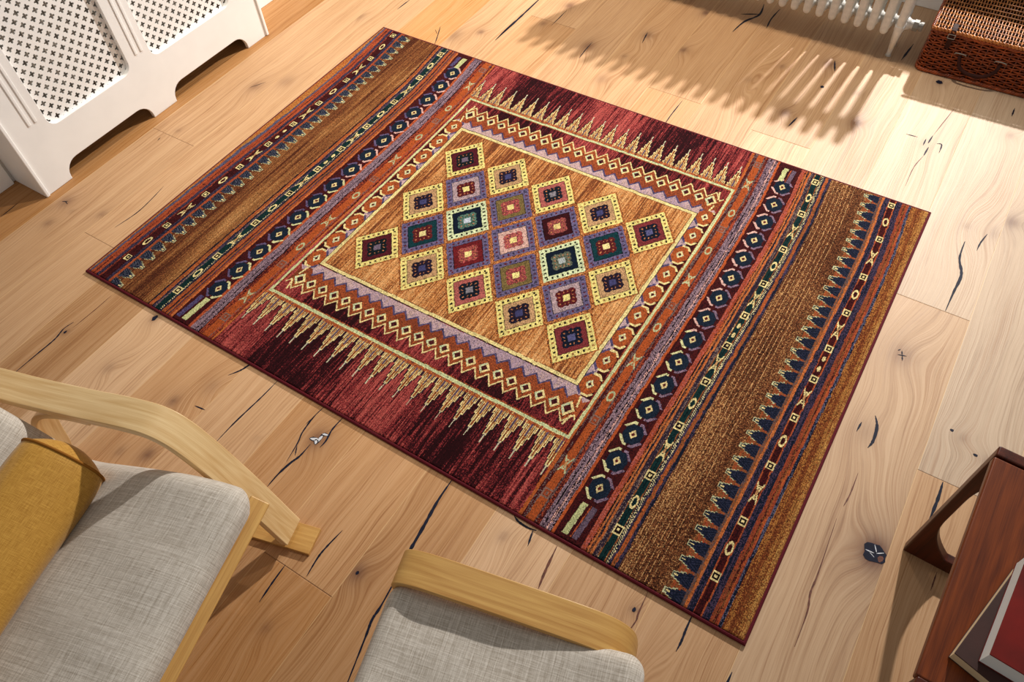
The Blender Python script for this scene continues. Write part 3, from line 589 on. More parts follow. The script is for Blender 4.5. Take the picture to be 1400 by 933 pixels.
        for lo, hi in ((.012, .112), (1.492, 1.560)):
            va = (V > lo) & (V < hi); sl = (V - lo) * 0.06
            if left: put2(va & (np.abs(PU - sl - .420) < .0080), (100, 86, 138), (76, 62, 104), R1 * .7); put2(va & (np.abs(PU - sl - .445) < .0095), (206, 206, 140), (190, 196, 128), R1)
            else: put2(va & (np.abs(PU - sl - 1.790) < .0080), (204, 206, 140), (184, 190, 128), R1); put2(va & (np.abs(PU - sl - 1.818) < .0075), (104, 84, 108), (130, 104, 124), R1); put(va & (np.abs(PU - sl - 1.8075) < .0016), (190, 84, 40))
    gl = C @ np.array((.3, .59, .11), np.float32); C = gl[..., None] + (C - gl[..., None]) * .78
    C = 255 * (np.clip(C, 0, 255) / 255) ** 1.16
    C = C * (.85 + (rng.random(U.shape) - .5) * .30 + (SK - .5) * .16)[..., None]
    C[rng.random(U.shape) < .06] *= .58
    C = np.clip(C, 0, 255) / 255; Cl = np.where(C < .04045, C / 12.92, ((C + .055) / 1.055) ** 2.4)
    # mesh
    xs = np.linspace(x0, x1, nu + 1); ys = np.linspace(y0, y1, nv + 1); XX, YY = np.meshgrid(xs, ys, indexing='ij')
    ZZ = .0112 + (rng.random(XX.shape) - .5) * .0009 + (rng.random((XX.shape[0], 1)) - .5) * .0004
    ex = np.minimum(np.minimum(XX - x0, x1 - XX), np.minimum(YY - y0, y1 - YY)); ZZ -= np.clip(.006 - ex, 0, .006) ** 2 * 70
    ZZ[0, :] = ZZ[-1, :] = .0015; ZZ[:, 0] = ZZ[:, -1] = .0015
    co = np.stack([XX, YY, ZZ], -1).reshape(-1, 3).astype(np.float32)
    I, J = np.meshgrid(np.arange(nu), np.arange(nv), indexing='ij'); a = (I * (nv + 1) + J).ravel(); q = np.stack([a, a + nv + 1, a + nv + 2, a + 1], 1).astype(np.int32)
    me = bpy.data.meshes.new('rug_pile'); me.vertices.add(len(co)); me.vertices.foreach_set('co', co.ravel())
    me.loops.add(q.size); me.loops.foreach_set('vertex_index', q.ravel()); me.polygons.add(len(q)); me.polygons.foreach_set('loop_start', np.arange(0, q.size, 4, dtype=np.int32))
    at = me.attributes.new('yarn', 'FLOAT_COLOR', 'FACE'); rg = np.ones((len(q), 4), np.float32); rg[:, :3] = Cl.reshape(-1, 3); at.data.foreach_set('color', rg.ravel())
    me.update(calc_edges=True)
    m, nt, b = mat('wool_pile', 1.0, 0.08); aa = N(nt, 'ShaderNodeAttribute', attribute_name='yarn'); L(nt, aa.outputs['Color'], b.inputs['Base Color'])
    me.materials.append(m)
    return me, (x0, x1, y0, y1)
rug = thing('patterned_rug', 'large red, brown and navy patterned rug with a diamond centre, lying on oak floorboards', 'rug', (0, 0, 0))
rme, (rx0, rx1, ry0, ry1) = make_rug()
pile = bpy.data.objects.new('pile', rme); COL.objects.link(pile); pile.parent = rug
M_bind = plain('maroon_binding', (84, 14, 26), 0.8, 0.2, var=0.15, scale=400, bmp=0.5, bscale=900)
bm_ = MB(); prof = [(-.0015, .0015), (-.0015, .0085), (.0015, .0098), (.0048, .0085), (.0064, .0050), (.0060, .0010)]
ring = []
for (ox, oz) in prof:
    ring.append([(rx0 - ox, ry0 - ox, oz), (rx1 + ox, ry0 - ox, oz), (rx1 + ox, ry1 + ox, oz), (rx0 - ox, ry1 + ox, oz)])
vv = [p for r_ in ring for p in r_]; ff = []
for k in range(len(prof) - 1):
    for j in range(4): ff.append((k*4+j, (k+1)*4+j, (k+1)*4+(j+1) % 4, k*4+(j+1) % 4))
bm_.add(vv, ff); bm_.build('edge_binding', M_bind, rug)

# ------------------------------------------------------------------ radiator cover on the left wall
def radiator_cover():
    t = thing('radiator_cover', 'white radiator cover with pierced grille panels against the left wall', 'radiator cover', (0, 0, 0))
    xf, xb = -0.410, -0.428; ya, yb = 0.175, 1.305; H = 0.86
    zb, zt = 0.205, 0.76; op = [(0.310, 0.672), (0.775, 1.185)]; r = 0.035
    def arc(cx, cy, rr, a0, a1, n=6): return [(cx + rr * math.cos(a0 + (a1-a0)*k/n), cy + rr * math.sin(a0 + (a1-a0)*k/n)) for k in range(n + 1)]
    bmx = bmesh.new()
    outer = [(ya, 0)]
    for (a, b_) in ((0.277, 0.674), (0.791, 1.198)):
        outer += [(a, 0)] + [(a, 0.010)] + arc(a + 0.055, 0.010, 0.055, PI, PI/2)[1:] + arc(b_ - 0.055, 0.010, 0.055, PI/2, 0)[:-1] + [(b_, 0.010), (b_, 0)]
    outer += [(yb, 0), (yb, H), (ya, H)]
    loops = [outer]
    for (a, b_) in op:
        loops.append(arc(a + r, zb + r, r, PI, 1.5*PI) + arc(b_ - r, zb + r, r, 1.5*PI, 2*PI) + arc(b_ - r, zt - r, r, 0, PI/2) + arc(a + r, zt - r, r, PI/2, PI))
    edges = []
    for lp in loops:
        vs = [bmx.verts.new((xf, p[0], p[1])) for p in lp]; edges += [bmx.edges.new((vs[i], vs[(i+1) % len(vs)])) for i in range(len(vs))]
    bmesh.ops.triangle_fill(bmx, use_beauty=True, edges=edges)
    ret = bmesh.ops.extrude_face_region(bmx, geom=bmx.faces[:])
    for v in [g for g in ret['geom'] if isinstance(g, bmesh.types.BMVert)]: v.co.x = xb
    bmesh.ops.recalc_face_normals(bmx, faces=bmx.faces[:])
    vs = [v.co.copy() for v in bmx.verts]; bmx.verts.index_update(); fs = [[v.index for v in f.verts] for f in bmx.faces]; bmx.free()
    o = mesh_obj('front_frame', vs, fs, M_white, t, bevel=0.0022)
    for (a, b_) in op:                                # routed stile grooves beside each opening
        pass
    for y_ in (0.245, 0.270, 0.712, 0.738):
        w = MB(); w.box((xf - 0.0004, y_, zb + 0.045), (xf + 0.0028, y_ + 0.0105, zt)); w.build('stile_moulding', M_white, t, bevel=0.0022)
    for y_, d in ((ya - 0.014, 0), (yb, 1)):
        w = MB(); w.box((-0.589, y_, 0.0), (xf + 0.006, y_ + 0.014, H)); w.build('side_panel', M_white, t, bevel=0.0035, seg=3)
    w = MB(); w.box((-0.589, ya - 0.04, H), (xf + 0.03, yb + 0.04, H + 0.025)); w.build('top_shelf', M_white, t, bevel=0.006, seg=3)
    # grille sheets: four-lobed stars on a diagonal lattice
    px, pz = 0.0197, 0.0205
    for (a, b_) in op:
        V = []; F = []
        a2, b2, z0_, z1_ = a - 0.012, b_ + 0.012, zb - 0.010, zt + 0.010
        ni = int((b2 - a2) / px); nj = int((z1_ - z0_) / pz)
        star = []
        for k in range(16):
            an = 2 * PI * k / 16 
            rr = (0.0112, 0.0090, 0.0056, 0.0090)[k % 4]
            star.append((rr * math.cos(an), rr * math.sin(an)))
        hx, hz = px, pz                                # diamond-shaped cell corner offsets
        cell = []
        for k in range(16):
            an = 2 * PI * k / 16; c, s = math.cos(an), math.sin(an); q = 1 / (abs(c) / hx + abs(s) / hz); cell.append((q * c, q * s))
        for i in range(ni + 1):
            for j in range(nj + 1):
                if (i + j) % 2: continue
                cy_, cz_ = a2 + i * px, z0_ + j * pz; n = len(V)
                for (p, q) in cell: V.append((xb - 0.001, min(max(cy_ + p, a2), b2), min(max(cz_ + q, z0_), z1_)))
                for (p, q) in star: V.append((xb - 0.001, min(max(cy_ + p, a2), b2), min(max(cz_ + q, z0_), z1_)))
                for k in range(16): F.append((n + k, n + (k+1) % 16, n + 16 + (k+1) % 16, n + 16 + k))
        o = mesh_obj('grille', V, F, M_white, t)
        so = o.modifiers.new('solid', 'SOLIDIFY'); so.thickness = 0.003; so.offset = 0
    return t
radiator_cover()
# panel radiator inside the cover
pr_ = thing('panel_radiator', 'pale panel radiator half hidden behind the pierced grilles of the white cover', 'radiator')
w = MB(); w.box((-0.555, 0.27, 0.13), (-0.535, 1.21, 0.72)); w.build('rear_panel', M_rad, pr_, bevel=0.004)
w = MB()
for k in range(26): w.box((-0.510, 0.28 + k*0.0355, 0.15), (-0.488, 0.280 + k*0.0355 + 0.020, 0.70))
w.box((-0.506, 0.27, 0.13), (-0.525, 1.21, 0.72)); w.build('front_panel', M_rad, pr_)
for yy in (0.33, 1.15):
    w = MB(); w.tube([(-0.525, yy, 0.14), (-0.50, yy, 0.14)], 0.012, 10); w.build('connector', M_rad, pr_)
    w = MB(); w.tube([(-0.5225, yy, 0.14), (-0.5225, yy, 0.0)], 0.008, 10); w.build('pipe', M_rad, pr_)

# ------------------------------------------------------------------ cast-iron column radiator under the window
def column_radiator():
    t = thing('column_radiator', 'old white cast-iron column radiator under the window, standing on feet', 'radiator')
    pitch = 0.0502; n = 23; xe = 1.905; ys = (2.368, 2.425, 2.482); r = 0.0155
    mb = MB()
    for k, y in enumerate(ys):
        pts = [(0, y, 0.0995), (0, y, 0.1015), (0, y, 0.105), (0, y, 0.110), (0, y, 0.117), (0, y, 0.15), (0, y, 0.47), (0, y, 0.50), (0, y, 0.512), (0, y, 0.518)]
        mb.tube(pts, [0.004, 0.009, 0.0125, 0.0147, r, r + 0.0003, r + 0.0003, r, 0.012, 0.006], 14)
    for z in (0.128, 0.478): mb.tube([(0, ys[0], z), (0, ys[1], z), (0, ys[2], z)], [0.017, 0.024, 0.017], 12)
    for z in (0.128, 0.478): mb.tube([(-pitch/2 - .001, ys[1], z), (-0.012, ys[1], z), (0.012, ys[1], z), (pitch/2 + .001, ys[1], z)], [0.019, 0.025, 0.025, 0.019], 14)
    o0 = mb.build('section', M_rad, t, smooth=True)
    o0.location.x = xe - pitch
    for i in range(2, n):
        c = o0.copy(); COL.objects.link(c); c.parent = t; c.location.x = xe - pitch * i
    mb = MB()                                         # end section with legs down to the floor
    for k, y in enumerate(ys):
        zb_ = 0.103 if k == 1 else 0.05
        mb.tube([(xe, y, zb_), (xe, y, 0.122), (xe, y, 0.15), (xe, y, 0.47), (xe, y, 0.50), (xe, y, 0.512), (xe, y, 0.518)], [0.007, r, r, r, r, 0.012, 0.006], 14)
    for z in (0.128, 0.478): mb.tube([(xe, ys[0], z), (xe, ys[1], z), (xe, ys[2], z)], [0.017, 0.024, 0.017], 12)
    for z in (0.128, 0.478): mb.tube([(xe - pitch/2 - .001, ys[1], z), (xe - .01, ys[1], z), (xe + .018, ys[1], z), (xe + .030, ys[1], z)], [0.019, 0.025, 0.024, 0.019], 14)
    mb.build('section', M_rad, t, smooth=True)
    for y, dy_ in ((2.368, 0.032), (2.482, -0.005)):
        mb = MB(); mb.tube([(xe, y, 0.15), (xe - .001, y + dy_ * .25, 0.10), (xe - .003, y + dy_ * .8, 0.03), (xe - .004, y + dy_, 0.008), (xe - .004, y + dy_, 0.0)], [0.0165, 0.0145, 0.0095, 0.0085, 0.012], 12)
        mb.build('foot', M_rad, t, smooth=True)
    for y in (2.40, 2.475):
        mb = MB(); xx = xe - pitch * (n - 1); mb.tube([(xx, y, 0.13), (xx, y, 0.0)], [0.014, 0.011], 12); mb.build('foot', M_rad, t, smooth=True)
    mb = MB(); mb.tube([(xe + .028, 2.425, .130), (xe + .041, 2.425, .130)], 0.017, 16); mb.build('bush', M_rad, t, smooth=False)
    mb = MB(); mb.tube([(xe + .040, 2.425, .130), (xe + .058, 2.425, .130)], 0.021, 6); mb.build('hex_nut', M_chrome, t, bevel=0.001)
    mb = MB(); mb.tube([(xe + .058, 2.425, .130), (xe + .063, 2.425, .130), (xe + .064, 2.425, .130), (xe + .075, 2.425, .130)], [0.014, 0.014, .017, .017], 16); mb.build('end_plug', M_chrome, t)
column_radiator()

# ------------------------------------------------------------------ wicker hamper
def wicker_mat(name, c1, c2):
    m, nt, b = mat(name, 0.38, 0.5)
    at = N(nt, 'ShaderNodeAttribute', attribute_name='g'); mp = N(nt, 'ShaderNodeMapping'); mp.inputs['Scale'].default_value = (14, 900, 60); L(nt, at.outputs['Vector'], mp.inputs['Vector'])
    no = N(nt, 'ShaderNodeTexNoise'); no.inputs['Scale'].default_value = 1.0; L(nt, mp.outputs[0], no.inputs['Vector'])
    oi = N(nt, 'ShaderNodeTexCoord'); n2 = N(nt, 'ShaderNodeTexNoise'); n2.inputs['Scale'].default_value = 45; L(nt, oi.outputs['Object'], n2.inputs['Vector'])
    s = math_n(nt, 'ADD', math_n(nt, 'MULTIPLY', no.outputs[0], .5), math_n(nt, 'MULTIPLY', n2.outputs[0], .5))
    r = ramp(nt, [(0.38, c2), (0.62, c1)]); L(nt, s, r.inputs[0]); L(nt, r.outputs[0], b.inputs['Base Color']); return m
M_wick = wicker_mat('varnished_willow', (172, 78, 22), (96, 36, 8)); M_wick_top = wicker_mat('willow_lid_lit', (206, 134, 66), (140, 74, 28)); M_dark = plain('basket_inside_shade', (30, 12, 6), 0.9, 0.1)  # lid coloured lighter as if lit from above; dark inside paints shade behind gaps
def hamper():
    t = thing('wicker_hamper', 'brown wicker hamper with leather handle and straps beside the column radiator', 'basket', (2.018, 2.362, 0), math.radians(1.5))
    Wd, Dp, Hh = 0.52, 0.33, 0.172
    w = MB(); w.box((0.008, 0.008, 0.004), (Wd - .008, Dp - .008, Hh - .004)); w.build('inner_shade_box', M_dark, t)  # dark box added as painted shade behind the weave
    rr = random.Random(2)
    # sides: horizontal weavers over upright stakes, following the rounded plan
    rc = 0.022
    def plan(s):                                     # perimeter point and outward normal, s in metres, starting front left after the corner
        segs = [('l', (rc, 0), (Wd - rc, 0), (0, -1)), ('c', (Wd - rc, rc), -PI/2), ('l', (Wd, rc), (Wd, Dp - rc), (1, 0)), ('c', (Wd - rc, Dp - rc), 0),
                ('l', (Wd - rc, Dp), (rc, Dp), (0, 1)), ('c', (rc, Dp - rc), PI/2), ('l', (0, Dp - rc), (0, rc), (-1, 0)), ('c', (rc, rc), PI)]
        for sg in segs:
            if sg[0] == 'l':
                Ls = math.hypot(sg[2][0] - sg[1][0], sg[2][1] - sg[1][1])
                if s <= Ls: q = s / Ls; return (sg[1][0] * (1-q) + sg[2][0] * q, sg[1][1] * (1-q) + sg[2][1] * q), sg[3]
            else:
                Ls = rc * PI / 2
                if s <= Ls: an = sg[2] + s / rc; return (sg[1][0] + rc * math.cos(an), sg[1][1] + rc * math.sin(an)), (math.cos(an), math.sin(an))
            s -= Ls
        return (rc, 0), (0, -1)
    per = 2 * (Wd - 2*rc) + 2 * (Dp - 2*rc) + 2 * PI * rc
    nst = 64; step = per / nst; amp = 0.0034
    wv = MB()
    for row in range(17):
        z = 0.013 + row * 0.0092; pts = []
        M_ = nst * 4
        for k in range(M_ + 1):
            s = per * k / M_; (x, y), nn = plan(min(s, per - 1e-6)); o = amp * math.cos(PI * s / step + (row % 2) * PI) ; zz = z + 0.0006 * math.sin(k * .9 + row)
            pts.append((x + nn[0] * o, y + nn[1] * o, zz))
        wv.tube(pts, 0.0034, 5, caps=False)
    wv.build('woven_sides', M_wick, t, smooth=True)
    stk = MB()
    for k in range(nst):
        (x, y), nn = plan(step * k + 1e-4); stk.tube([(x, y, 0.004), (x, y, Hh)], 0.0028, 5)
    stk.build('upright_stakes', M_wick, t, smooth=True)
    def rope(z, off, r, name, m, tw=90):
        for ph in (0, PI * 2 / 3, PI * 4 / 3):
            pass
        mb = MB()
        for ph in (0, PI * 2 / 3, PI * 4 / 3):
            pts = []
            M_ = 420
            for k in range(M_ + 1):
                s = per * k / M_; (x, y), nn = plan(min(s, per - 1e-6)); a = 2 * PI * tw * k / M_ / 1.5 + ph
                pts.append((x + nn[0] * (off + r * .7 * math.cos(a)), y + nn[1] * (off + r * .7 * math.cos(a)), z + r * .7 * math.sin(a)))
            mb.tube(pts, r * .75, 5, caps=False)
        mb.build(name, m, t, smooth=True)
    rope(0.0075, 0.003, 0.0055, 'base_border', M_wick); rope(Hh - .004, 0.003, 0.0055, 'top_border', M_wick, 70)
    # lid: strands run front to back over cross sticks
    ld = MB(); zt = Hh + 0.013
    for k in range(50):
        x = 0.004 + k * (Wd - .008) / 49; pts = []
        for q in range(41):
            y = -0.006 + q * (Dp + .012) / 40; o = 0.0030 * math.cos(PI * (y) / 0.030 + (k % 2) * PI)
            pts.append((x + 0.0008 * math.sin(q * .7 + k * 1.3), y, zt + o))
        ld.tube(pts, 0.0026, 5)
    lid = ld.build('lid', M_wick_top, t, smooth=True)
    cs = MB()
    for q in range(11):
        y = 0.0 + q * 0.030; cs.tube([(0, y + .015 if y + .015 < Dp else Dp, zt), (Wd, y + .015 if y + .015 < Dp else Dp, zt)], 0.0028, 5)
    cs.build('lid_sticks', M_wick_top, lid, smooth=True)
    mb = MB()
    for ph in (0, PI):
        pts = []
        for k in range(241):
            x = -0.004 + (Wd + .008) * k / 240; a = k * .55 + ph; pts.append((x, -0.010 + .0032 * math.cos(a), zt - .004 + .0032 * math.sin(a)))
        mb.tube(pts, .0042, 5)
    mb.build('lid_front_border', M_wick_top, lid, smooth=True)
    w = MB(); w.box((0.006, 0.004, zt - .009), (Wd - .006, Dp - .004, zt - .006)); w.build('lid_shade_sheet', M_dark, lid)  # dark sheet stands in for the shade between lid strands
    # leather straps and handle
    for x in (0.070, 0.42):
        w = MB(); path = [(-.0, .0)]
        pts = [(x, 0.030, zt + .0055), (x, 0.0, zt + .006), (x, -0.012, zt + .003), (x, -0.0165, zt - .010), (x, -0.0135, Hh - .035), (x, -0.011, Hh - .055)]
        v = []; f = []
        for p in pts: v += [(p[0] - .0085, p[1], p[2]), (p[0] + .0085, p[1], p[2])]
        for k in range(len(pts) - 1): f.append((2*k, 2*k+1, 2*k+3, 2*k+2))
        o = mesh_obj('strap', v, f, M_leather, t); so = o.modifiers.new('s', 'SOLIDIFY'); so.thickness = .0022; so.offset = 0
        w = MB(); w.tube([(x - .012, -.017, Hh + .002), (x + .012, -.017, Hh + .002)], .0014, 6); w.tube([(x - .012, -.017, Hh - .014), (x + .012, -.017, Hh - .014)], .0014, 6)
        w.tube([(x - .012, -.017, Hh + .002), (x - .012, -.017, Hh - .014)], .0014, 6); w.tube([(x + .012, -.017, Hh + .002), (x + .012, -.017, Hh - .014)], .0014, 6)
        w.build('buckle', M_chrome, o)
    mb = MB(); pts = smooth_path([(0.125, -.010, .100), (0.128, -.018, .092), (0.140, -.026, .066), (0.170, -.030, .052), (0.200, -.030, .050), (0.232, -.028, .056), (0.258, -.022, .080), (0.262, -.014, .098), (0.265, -.010, .106)], 5)
    mb.tube(pts, .0068, 10, flat=.5); hd = mb.build('handle', M_leather, t, smooth=True)
    for x, z in ((0.125, .106), (0.262, .112)):
        mb = MB(); mb.tube([(x - .020, -.006, z - .006), (x - .018, -.012, z + .002), (x, -.013, z + .004), (x + .018, -.012, z + .002), (x + .020, -.006, z - .006)], .0020, 6); mb.build('handle_staple', M_chrome, hd, smooth=True)
hamper()

# ------------------------------------------------------------------ chair, stool, pillow (shared frame of axes: x forward, y to the chair's left)
FR = math.radians(14.5); CH = (1.255, -0.293, 0)
def cushion(name, path, y0, y1, th, m, parent, r=0.035, crown=0.008, seed=1, nu=46, nv=40, sag=0.0):
    """padded slab following path=(x,z) of its upper face"""
    P = np.array(smooth_path(path, 10)); ds = np.r_[0, np.cumsum(np.hypot(*np.diff(P, axis=0).T))]; Lt = ds[-1]; Wt = abs(y1 - y0); rg = random.Random(seed)
    def warp(n, r_):                                   # samples crowded at the rims
        t = np.linspace(0, 1, n); return 0.5 - 0.5 * np.cos(PI * t)
    a = warp(nu, r) * Lt; c = warp(nv, r) * Wt
    V = []; G = []
    rc = r * 1.3
    for side in (1, -1):
        for i in range(nu):
            for j in range(nv):
                ss, yy = a[i], c[j]
                # distance to the rounded-rectangle rim
                qx = abs(ss - Lt/2) - (Lt/2 - rc); qy = abs(yy - Wt/2) - (Wt/2 - rc)
                if qx > 0 and qy > 0:
                    h = math.hypot(qx, qy); m_ = max(qx, qy) / h * 1.0; sc = max(qx, qy) / h          # square corner -> round corner
                    ss = Lt/2 + math.copysign(Lt/2 - rc + qx * sc, ss - Lt/2); yy = Wt/2 + math.copysign(Wt/2 - rc + qy * sc, yy - Wt/2)
                    d = rc - max(qx, qy)
                else: d = min(rc - qx, rc - qy)
                d = max(0.0, d); e = math.sqrt(max(0, 1 - (1 - min(d / r, 1)) ** 2))
                k = np.searchsorted(ds, ss).clip(1, len(ds) - 1); q = (ss - ds[k-1]) / (ds[k] - ds[k-1]); p = P[k-1] * (1-q) + P[k] * q; tt = P[k] - P[k-1]; tt = tt / np.hypot(*tt); nn = np.array((-tt[1], tt[0]))
                wv_ = 0.0014 * math.sin(ss * 31 + yy * 17 + seed) + 0.0010 * math.sin(ss * 11 - yy * 43 + seed * 2)
                cr_ = crown * math.sin(PI * min(max(ss / Lt, 0), 1)) * math.sin(PI * min(max(yy / Wt, 0), 1))
                off = (-th/2) + side * (th/2) * e + (wv_ + cr_) * (1 if side > 0 else -.4) * e - sag * math.sin(PI * yy / Wt) * (1 if side > 0 else 0)
                V.append((p[0] + nn[0] * off, y0 + (yy if y1 > y0 else -yy), p[1] + nn[1] * off)); G.append((ss, yy, 0.0 if side > 0 else .3))
    F = []
    for s_ in range(2):
        b0 = s_ * nu * nv
        for i in range(nu - 1):
            for j in range(nv - 1):
                q = (b0 + i*nv + j, b0 + (i+1)*nv + j, b0 + (i+1)*nv + j + 1, b0 + i*nv + j + 1)
                F.append(q if (s_ == 0) == (y1 > y0) else q[::-1])
    o = mesh_obj(name, V, F, m, parent, smooth=True, g=G)
    wd = o.modifiers.new('weld', 'WELD'); wd.merge_threshold = 0.0006
    return o

def armchair():
    t = thing('armchair', 'bentwood armchair with oatmeal linen cushions, its pale arm beside the rug', 'armchair', CH, FR)
    arm = smooth_path([(-1.02, .425), (-.85, .445), (-.68, .462), (-.56, .468), (-.43, .481), (-.33, .496), (-.27, .501), (-.235, .498), (-.205, .483), (-.182, .456), (-.160, .412), (-.135, .345), (-.105, .250), (-.080, .155), (-.062, .080), (-.050, .034)], 5)
    fa = None
    for k, yo in enumerate((0.0, -0.645)):
        v, f, g = ribbon(arm, yo - .072, yo, .021); fr_ = mesh_obj('arm', v, f, M_birch, t, g=g, bevel=.0022)
        run = smooth_path([(-.90, .012), (-.80, .012), (-.5, .012), (-.2, .012), (.0, .012)], 3); v, f, g = ribbon(run, yo - .071, yo - .001, .012); mesh_obj('floor_runner', v, f, M_oak, t, g=g, bevel=.0015)
        v, f, g = ribbon(smooth_path([(-.095, .030), (-.06, .018), (-.035, .0122)], 4), yo - .071, yo - .001, .006); 
        # rear upright leaning up from the runner to the underside of the arm
        up = smooth_path([(-.86, .012), (-.80, .020), (-.74, .060), (-.70, .130), (-.665, .240), (-.62, .345), (-.56, .415), (-.48, .450), (-.40, .462)], 5); v, f, g = ribbon(up, yo - .068, yo - .004, .015); mesh_obj('rear_support', v, f, M_birch, t, g=g, bevel=.0018)
        v, f, g = ribbon(smooth_path([(-.62, .255), (-.45, .243), (-.30, .255), (-.12, .292), (-.048, .308)], 4), yo - .105 if k == 0 else yo + .004, yo - .076 if k == 0 else yo + .034, .020); mesh_obj('seat_rail', v, f, M_birch, t, g=g, bevel=.002)
    w = MB(); Mx = Matrix.Translation((-.024, 0, .322)) @ Matrix.Rotation(math.radians(28), 4, 'Y'); w.box((-.024, -.612, -.012), (.020, -.078, .012), Mx); w.build('front_rail', M_oak, t, bevel=.003)
    w = MB(); w.box((-.62, -.60, .235), (-.585, -.09, .258)); w.build('cross_rail', M_birch, t, bevel=.003)
    w = MB(); w.box((-.20, -.645, .300), (-.165, -.0721, .322)); w.build('cross_rail', M_birch, t, bevel=.003)
    cushion('seat_cushion', [(-.50, .345), (-.436, .345), (-.35, .372), (-.25, .408), (-.15, .436), (-.07, .449), (-.02, .445), (.022, .425)], -.092, -.600, .085, M_linen, t, r=.040, crown=.006, seed=3)
    cushion('back_cushion', [(-.90, 1.00), (-.82, .88), (-.74, .745), (-.66, .625), (-.58, .520), (-.505, .430), (-.455, .350), (-.435, .305)], -.094, -.598, .080, M_linen, t, r=.038, crown=.006, seed=5)
    for y_ in (-.12, -.58):
        w = MB(); v, f, g = ribbon([(-.98, .98), (-.90, .86), (-.82, .735), (-.74, .615), (-.66, .50), (-.60, .40), (-.57, .33), (-.56, .26)], y_ - .02, y_ + .02, .016); mesh_obj('back_upright', v, f, M_birch, t, g=g, bevel=.002)
armchair()

def bolster():
    c = Vector((-.412, -.152, .434)); t = thing('bolster_pillow', 'mustard yellow piped pillow leaning in the seat of the armchair', 'pillow')
    t.rotation_euler = (0, 0, FR); t.location = CH
    th = math.radians(-38)                            # section tilt: long axis leans down to the front
    A, B = .090, .060; V = []; G = []; n = 56; ny_ = 46; Ln = .50
    e1 = Vector((math.cos(th), 0, math.sin(th))); e2 = Vector((-math.sin(th), 0, math.cos(th)))
    for j in range(ny_ + 1):
        y = -Ln * j / ny_
        for k in range(n):
            an = 2 * PI * k / n; q = 1.0 + .012 * math.sin(3 * an + j * .21) + .006 * math.sin(9 * an + 1.3 * math.sin(j * .12)) * (1 - .6 * j / ny_) - .05 * math.exp(-j / 1.5) - .05 * math.exp(-(ny_ - j) / 1.5)
            q += .010 * math.exp(-((j - 6) / 5) ** 2) * math.sin(17 * an)
            sa, ca = math.sin(an), math.cos(an); u = A * math.copysign(abs(ca) ** .85, ca) * q; w_ = B * math.copysign(abs(sa) ** .85, sa) * q
            p = c + e1 * u + e2 * w_ + Vector((0, y, 0)); V.append(p); G.append((-y, an * .09, 0))
    F = []
    for j in range(ny_):
        for k in range(n): F.append((j*n+k, j*n+(k+1) % n, (j+1)*n+(k+1) % n, (j+1)*n+k))
    mesh_obj('pillow_body', V, F, M_mustard, t, smooth=True, g=G)
    for jj, sgn in ((0, 1), (ny_, -1)):
        rim = [V[jj*n+k] for k in range(n)]; cc = c + Vector((0, -Ln * jj / ny_, 0)); CV = []; CG = []
        for q in range(7):
            s_ = 1 - q / 6 * .999; bulge = .036 * (1 - s_ * s_) * sgn
            for p in rim: CV.append(cc + (p - cc) * s_ + Vector((0, bulge, 0))); CG.append(((p - cc).x * s_, (p - cc).z * s_, 0))
        CF = []
        for q in range(6):
            for k in range(n): CF.append((q*n+k, (q+1)*n+k, (q+1)*n+(k+1) % n, q*n+(k+1) % n) if sgn > 0 else (q*n+k, q*n+(k+1) % n, (q+1)*n+(k+1) % n, (q+1)*n+k))
        mesh_obj('end_panel', CV, CF, M_mustard, t, smooth=True, g=CG)
        mb = MB(); mb.tube([cc + (p - cc) * 1.012 for p in rim] + [cc + (rim[0] - cc) * 1.012], .0032, 8, caps=False); mb.build('piping', M_mustpipe, t, smooth=True)
bolster()

def footstool():
    t = thing('footstool', 'low footstool with curved honey oak sides and linen cushion in front of the armchair', 'footstool', CH, FR)
    for k, yo in enumerate((-.112, -.672)):
        th = .016
        pr = smooth_path([(.352, .0), (.350, .10), (.345, .22), (.338, .32), (.334, .360), (.336, .385), (.350, .405), (.378, .4135), (.42, .414), (.50, .406), (.60, .394), (.68, .383), (.735, .371), (.775, .350), (.800, .318), (.812, .275), (.818, .21), (.822, .10), (.826, .0)], 5)
        v, f, g = ribbon(pr, yo - .070, yo, th); mesh_obj('side_frame', v, f, M_oak, t, g=g, bevel=.0018)
    for x in (.40, .76):
        w = MB(); w.box((x - .015, -.680, .270), (x + .015, -.175, .296)); w.build('cross_rail', M_oak, t, bevel=.003)
    cushion('seat_cushion', [(.338, .398), (.36, .395), (.42, .386), (.52, .377), (.62, .371), (.72, .369), (.775, .380), (.826, .392)], -.166, -.676, .075, M_linen, t, r=.028, crown=.004, seed=9, sag=.004)
footstool()

